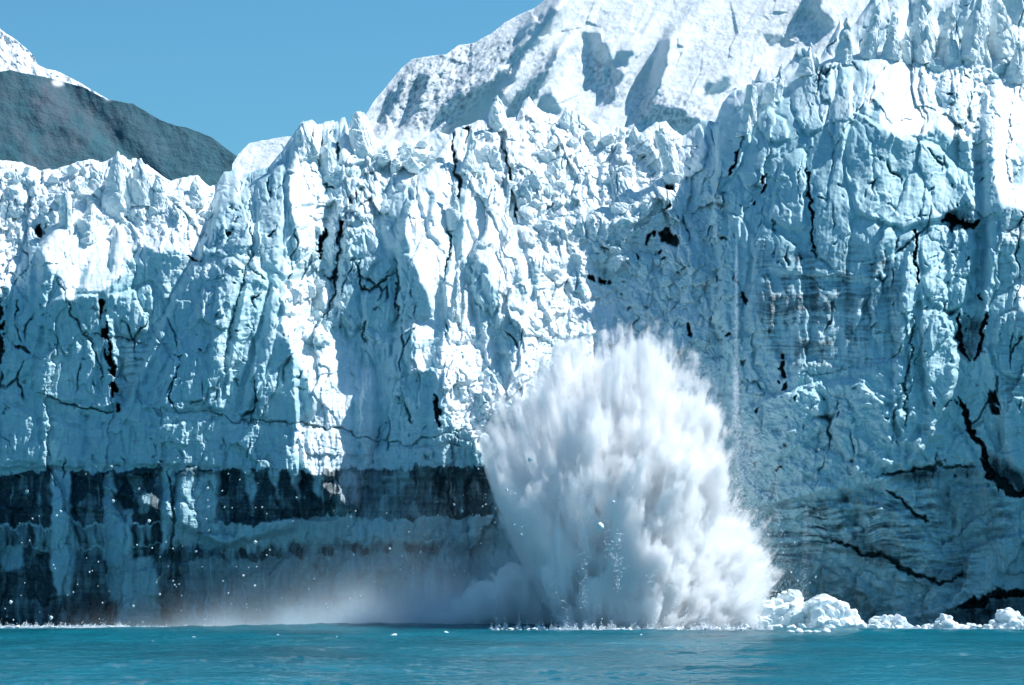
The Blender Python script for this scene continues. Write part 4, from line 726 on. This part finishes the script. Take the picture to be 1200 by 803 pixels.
def envelope_material(name, dens):
    m, N, L_ = new_mat(name); out = N.new("ShaderNodeOutputMaterial"); p = N.new("ShaderNodeVolumePrincipled"); L_.new(p.outputs[0], out.inputs["Volume"])
    p.inputs["Color"].default_value = (.995, .997, 1, 1); p.inputs["Anisotropy"].default_value = 0.0
    def mth(op, a, b=None, c=None):
        k = N.new("ShaderNodeMath"); k.operation = op
        for i, x in enumerate((a, b, c)):
            if x is None: continue
            if hasattr(x, "links"): L_.new(x, k.inputs[i])
            else: k.inputs[i].default_value = x
        return k.outputs[0]
    def vm(op, a, b=None):
        k = N.new("ShaderNodeVectorMath"); k.operation = op
        for i, x in enumerate((a, b)):
            if x is None: continue
            if hasattr(x, "links"): L_.new(x, k.inputs[i])
            else: k.inputs[i].default_value = x
        return k
    tc = N.new("ShaderNodeTexCoord"); q = vm('MULTIPLY', vm('SUBTRACT', tc.outputs["Object"], ORG.to_tuple()).outputs[0], (1, KY, 1)).outputs[0]
    sp = N.new("ShaderNodeSeparateXYZ"); L_.new(q, sp.inputs[0]); rl = vm('LENGTH', q).outputs["Value"]
    th = mth('DIVIDE', mth('ARCTAN2', mth('MAXIMUM', sp.outputs[2], 0.0), mth('MULTIPLY', sp.outputs[0], -1.0)), math.pi)
    fc = N.new("ShaderNodeFloatCurve"); cv = fc.mapping.curves[0]
    cv.points[0].location = (0, gr_[0]/RMAX); cv.points[1].location = (1, gr_[-1]/RMAX)
    for a, r in zip(gx_[1:-1], gr_[1:-1]): cv.points.new(float(a), float(r/RMAX))
    fc.mapping.update(); L_.new(th, fc.inputs["Value"])
    rm = mth('MULTIPLY', fc.outputs[0], RMAX)
    e = mth('MULTIPLY', mth('SUBTRACT', 1.0, mth('DIVIDE', rl, rm)), 1.3)
    left = N.new("ShaderNodeMapRange"); left.inputs[1].default_value = .58; left.inputs[2].default_value = .34; L_.new(th, left.inputs[0]); lf = left.outputs[0]      # 1 on the streaky left side
    def tex(vec, sc_, det, rg_=.6):
        n = N.new("ShaderNodeTexNoise"); n.inputs["Scale"].default_value = sc_; n.inputs["Detail"].default_value = det; n.inputs["Roughness"].default_value = rg_; L_.new(vec, n.inputs["Vector"]); return mth('SUBTRACT', n.outputs["Fac"], .5)
    dirn = vm('NORMALIZE', q).outputs[0]
    sc1 = N.new("ShaderNodeVectorMath"); sc1.operation = 'SCALE'; L_.new(dirn, sc1.inputs[0]); L_.new(mth('MULTIPLY_ADD', rl, .045, 7.0), sc1.inputs["Scale"])
    ray_ = mth('MULTIPLY_ADD', tex(sc1.outputs[0], 3.4, 5, .72), .8, mth('MULTIPLY', tex(sc1.outputs[0], 1.2, 2, .5), .75))                    # streaks along the flight of the spray
    big_ = tex(tc.outputs["Object"], .10, 2); cau = tex(tc.outputs["Object"], .34, 6, .70)
    hollow = vm('LENGTH', vm('MULTIPLY', vm('SUBTRACT', tc.outputs["Object"], uvY(700, 600, 562).to_tuple()).outputs[0], (.14, .07, .075)).outputs[0]).outputs["Value"]
    hol = mth('MAXIMUM', mth('SUBTRACT', 1.0, hollow), 0.0)
    shape = mth('ADD', e, mth('ADD', mth('MULTIPLY', ray_, mth('MULTIPLY_ADD', lf, 1.5, .85)), mth('ADD', mth('MULTIPLY', big_, .30), mth('MULTIPLY', cau, mth('MULTIPLY_ADD', lf, -.15, .44)))))
    shape = mth('SUBTRACT', shape, mth('MULTIPLY', hol, .36))
    sharp = mth('MULTIPLY_ADD', lf, -6.0, 10.0)
    d = mth('MINIMUM', mth('MAXIMUM', mth('MULTIPLY', mth('SUBTRACT', shape, .155), sharp), 0.0), 1.0)
    d = mth('MULTIPLY', d, mth('MULTIPLY_ADD', lf, -.68*dens, dens)); d = mth('MULTIPLY', d, mth('MAXIMUM', mth('MULTIPLY_ADD', ray_, mth('MULTIPLY_ADD', lf, 4.0, 4.0), .75), .06)); L_.new(d, p.inputs["Density"]); m.cycles.volume_step_rate = .14; return m
plume = link("splash_plume", envelope_hull("splash_plume", 1.07), envelope_material("spray", 1.25))
tag(plume, "towering white burst of spray thrown up where the ice has fallen into the sea", "splash")
# low surge of spray running left along the water
items = []
for k in range(230):
    u = 500+270*prng.random()**.8; h_ = np.interp(u, [500, 530, 560, 590, 620, 660, 770], [4, 12, 40, 62, 66, 55, 30])*prng.uniform(.15, 1.0); r = prng.uniform(.7, 1.9)*(1 if u > 540 else .75)*(1 if u > 450 else .6)
    items.append((uvY(u, 735-h_+r*2, PY_-8+prng.uniform(-4, 5)), (-.6+prng.uniform(-.3, .3), 0, .8), r*1.7, r))
me = ellipsoids("splash_surge", items, .35, ((3, .9, 611), (1.2, .5, 615), (.6, .2, 618)))
M_SURGE = spray_material("surge_spray", 1.3, .43, .60, (uvY(690, 800, PY_)).to_tuple(), scale=.75, anis=.0, color=(1, 1, 1)); M_SURGE.cycles.volume_step_rate = .2
tag(link("splash_surge", me, M_SURGE), "low rolling surge of white spray at the left foot of the big splash", "splash")

# thin mist over the water: a soft volume thickest at the surface and near the splash
def mist(name, lab, x0, x1, y0, y1, h, dens, cx, cz, falloff=.5):
    bm = bmesh.new(); bmesh.ops.create_cube(bm, size=1)
    for v in bm.verts: v.co = (x0+(v.co.x+.5)*(x1-x0), y0+(v.co.y+.5)*(y1-y0), .2+(v.co.z+.5)*h)
    bmesh.ops.bevel(bm, geom=bm.edges[:], offset=2.0, segments=3, affect='EDGES')
    me = bpy.data.meshes.new(name); bm.to_mesh(me); bm.free()
    m, N, L_ = new_mat(name+"_air"); out = N.new("ShaderNodeOutputMaterial"); p = N.new("ShaderNodeVolumePrincipled"); L_.new(p.outputs[0], out.inputs["Volume"]); p.inputs["Color"].default_value = (.84, .94, 1, 1); p.inputs["Anisotropy"].default_value = .1
    tc = N.new("ShaderNodeTexCoord"); sep = N.new("ShaderNodeSeparateXYZ"); L_.new(tc.outputs["Object"], sep.inputs[0])
    def mth(op, a, b=None, c=None):
        k = N.new("ShaderNodeMath"); k.operation = op
        for i, x in enumerate((a, b, c)):
            if x is None: continue
            if hasattr(x, "links"): L_.new(x, k.inputs[i])
            else: k.inputs[i].default_value = x
        return k.outputs[0]
    n = N.new("ShaderNodeTexNoise"); n.inputs["Scale"].default_value = .11; n.inputs["Detail"].default_value = 4; L_.new(tc.outputs["Object"], n.inputs["Vector"])
    dx = mth('MINIMUM', mth('MAXIMUM', mth('DIVIDE', mth('SUBTRACT', sep.outputs[0], x0+4), cx-x0), 0.0), 1.0); rx = mth('MINIMUM', mth('MAXIMUM', mth('DIVIDE', mth('SUBTRACT', x1-2, sep.outputs[0]), 14.0), 0.0), 1.0)
    gx = mth('MULTIPLY', mth('POWER', dx, 1.5), rx)
    # height scale grows towards the splash
    hs_ = mth('ADD', mth('MULTIPLY', gx, h*.13), h*.035); ez = mth('EXPONENT', mth('MULTIPLY', mth('DIVIDE', sep.outputs[2], hs_), -1.0))
    topf = mth('MAXIMUM', mth('SUBTRACT', 1.0, mth('DIVIDE', sep.outputs[2], h)), 0.0)
    nn = mth('POWER', mth('MULTIPLY', n.outputs["Fac"], 1.7), 2.6)
    d = mth('MULTIPLY', mth('MULTIPLY', mth('MULTIPLY', ez, topf), mth('MULTIPLY', gx, nn)), dens); L_.new(d, p.inputs["Density"])
    m.cycles.volume_step_rate = .25
    tag(link(name, me, m), lab, kind="stuff")
mist("mist", "thin drifting spray mist low over the water along the cliff foot", -84, 46, 560, 594, 32, .30, 0, 0)

# ------------------------------------------------------------------ powder falling down the tower, and droplets round the splash
def specks(name, pts, sizes, lab, m):
    tet = np.array([[1, 1, 1], [1, -1, -1], [-1, 1, -1], [-1, -1, 1]], float)*.6; r = np.random.default_rng(3)
    n = len(pts); ang = r.normal(size=(n, 3, 3)); Q = np.linalg.qr(ang)[0]
    Vt = np.einsum('kj,nij->nki', tet, Q)*np.asarray(sizes)[:, None, None]+pts[:, None, :]
    F_ = (np.array([[0, 1, 2], [0, 3, 1], [0, 2, 3], [1, 3, 2]])[None]+4*np.arange(n)[:, None, None]).reshape(-1, 3)
    tag(link(name, mesh_from(name, Vt.reshape(-1, 3), F_, False), m), lab, kind="stuff")
rg = np.random.default_rng(12)
M_DROP = ice_material("ice_powder", attr=False, color=(.9, .93, .95), bump=0)
uu, vv, YY, ss = [], [], [], []
def stream(n, u0, u1, v0, v1, w, s0, s1, pw=1.0):
    t = rg.random(n)**pw; u = u0+(u1-u0)*t+rg.normal(size=n)*w*(.4+t); v = v0+(v1-v0)*t
    uu.append(u); vv.append(v); YY.append(577+rg.normal(size=n)*1.5); ss.append(rg.uniform(s0, s1, n))
stream(2000, 863, 862, 285, 500, 1.6, .03, .07, .8); stream(3800, 862, 868, 430, 700, 6, .03, .08); stream(3400, 880, 884, 500, 715, 13, .03, .08); stream(700, 905, 930, 560, 720, 5, .03, .07); stream(500, 945, 942, 590, 715, 2.5, .03, .06); stream(400, 920, 895, 500, 600, 4, .03, .07)
pts = ray_point(np.concatenate(uu), np.concatenate(vv), np.concatenate(YY)); specks("falling_ice_powder", pts, np.concatenate(ss), "thin streams of ice powder falling down the tower right of the splash", M_DROP)
# droplets thrown off the skin of the splash
nr_ = 420; ra = rg.random(nr_)**.85; rp = rg.uniform(-1.2, .5, nr_); rl_ = rg.uniform(.02, .16, nr_)*(1+.8*(ra < .5)); a_, ph_, r_ = [], [], []
for k in range(nr_):
    m = int(rg.integers(15, 75)); q_ = rg.random(m)**1.4; a_.append(ra[k]+rg.normal(size=m)*.0028*(1+q_)); ph_.append(rp[k]+rg.normal(size=m)*.01*(1+q_)); r_.append(np.interp(ra[k], gx_, gr_)*(.88+q_*rl_[k]))
a_, ph_, r_ = np.concatenate(a_), np.concatenate(ph_), np.concatenate(r_); t_ = a_*math.pi
pts = np.stack([-np.cos(t_)*np.cos(ph_)*r_, np.sin(ph_)*r_/KY, np.sin(t_)*np.cos(ph_)*r_], -1)+np.array(ORG); pts = pts[(pts[:, 2] > .3)]
specks("spray_droplets", pts, rg.uniform(.04, .12, len(pts)), "fine white droplets flying off the edges of the splash", M_DROP)
fu_, fz_, fy_ = [], [], []
for (u0, u1, n, yc, hh) in ((-20, 150, 5200, 584, .7), (150, 330, 2200, 588, .4), (330, 560, 3200, 582, .35), (575, 905, 16000, 547, 1.0), (880, 1215, 4200, 562, .22)):
    uu_ = rg.uniform(u0, u1, n); cl_ = np.clip(.5+1.6*fbm(uu_[None]/9, uu_[None]*0+u0, 401, 4, .6)[0], .02, 1.4); fu_.append(uu_); fz_.append(rg.exponential(.26, n)*hh*cl_*1.6-.05); fy_.append(yc+rg.normal(size=n)*2.2+3*np.sin(uu_/23))
fu_, fz_, fy_ = np.concatenate(fu_), np.concatenate(fz_), np.concatenate(fy_)
specks("foam", np.stack([(fu_-CU)/F_PX*fy_, fy_, fz_+.12], -1), rg.uniform(.04, .13, len(fu_)), "white foam line churned up where the sea meets the ice cliff and splash", M_DROP)
# flying chunks: each one its own
chunk = []
for k in range(4):
    me = block_mesh("flying_ice_chunk", 700+k, 2, 10, .03); me.materials.append(M_BLOCK); chunk.append(me)
def fly(u, v, s, Y, lab, grp): spawn("flying_ice_chunk", chunk[rg.integers(4)], u, v, s, Y, rg, lab, "ice chunk", grp, (1, 1, 1.2))
fly(704, 617, .50, 545, "largest flying ice chunk, white against the grey hollow of the splash", None); fly(719, 588, .24, 546, "second flying ice chunk just above the largest one in the splash", None)
fly(622, 538, .36, 552, "flat white ice chunk flying at the left shoulder of the splash", None)
for k in range(95):
    u = rg.uniform(5, 320); v = 735-rg.random()**1.3*190; fly(u, v, rg.choice([.09, .13, .2, .28], p=[.4, .3, .2, .1]), rg.uniform(570, 586), "small white ice fragment flying in front of the dark left foot of the cliff", "ice fragments flying before the left cliff foot")
for k in range(70):
    u = rg.uniform(330, 640); v = 730-rg.random()**1.2*150; fly(u, v, rg.choice([.08, .12, .18], p=[.5, .35, .15]), rg.uniform(562, 572), "small white ice fragment flying left of the splash", "ice fragments flying left of the splash")
for k in range(40):
    t = rg.random(); u = rg.uniform(556, 640); v = rg.uniform(440, 640); fly(u, v, rg.choice([.08, .12, .2], p=[.5, .35, .15]), rg.uniform(543, 550), "small white ice fragment flying in front of the left half of the splash", "ice fragments before the splash")
for k in range(40):
    u = rg.uniform(850, 960); v = rg.uniform(480, 690); fly(u, v, rg.choice([.07, .11, .15]), rg.uniform(566, 574), "small white ice fragment falling beside the powder streams on the right", "ice fragments falling on the right")
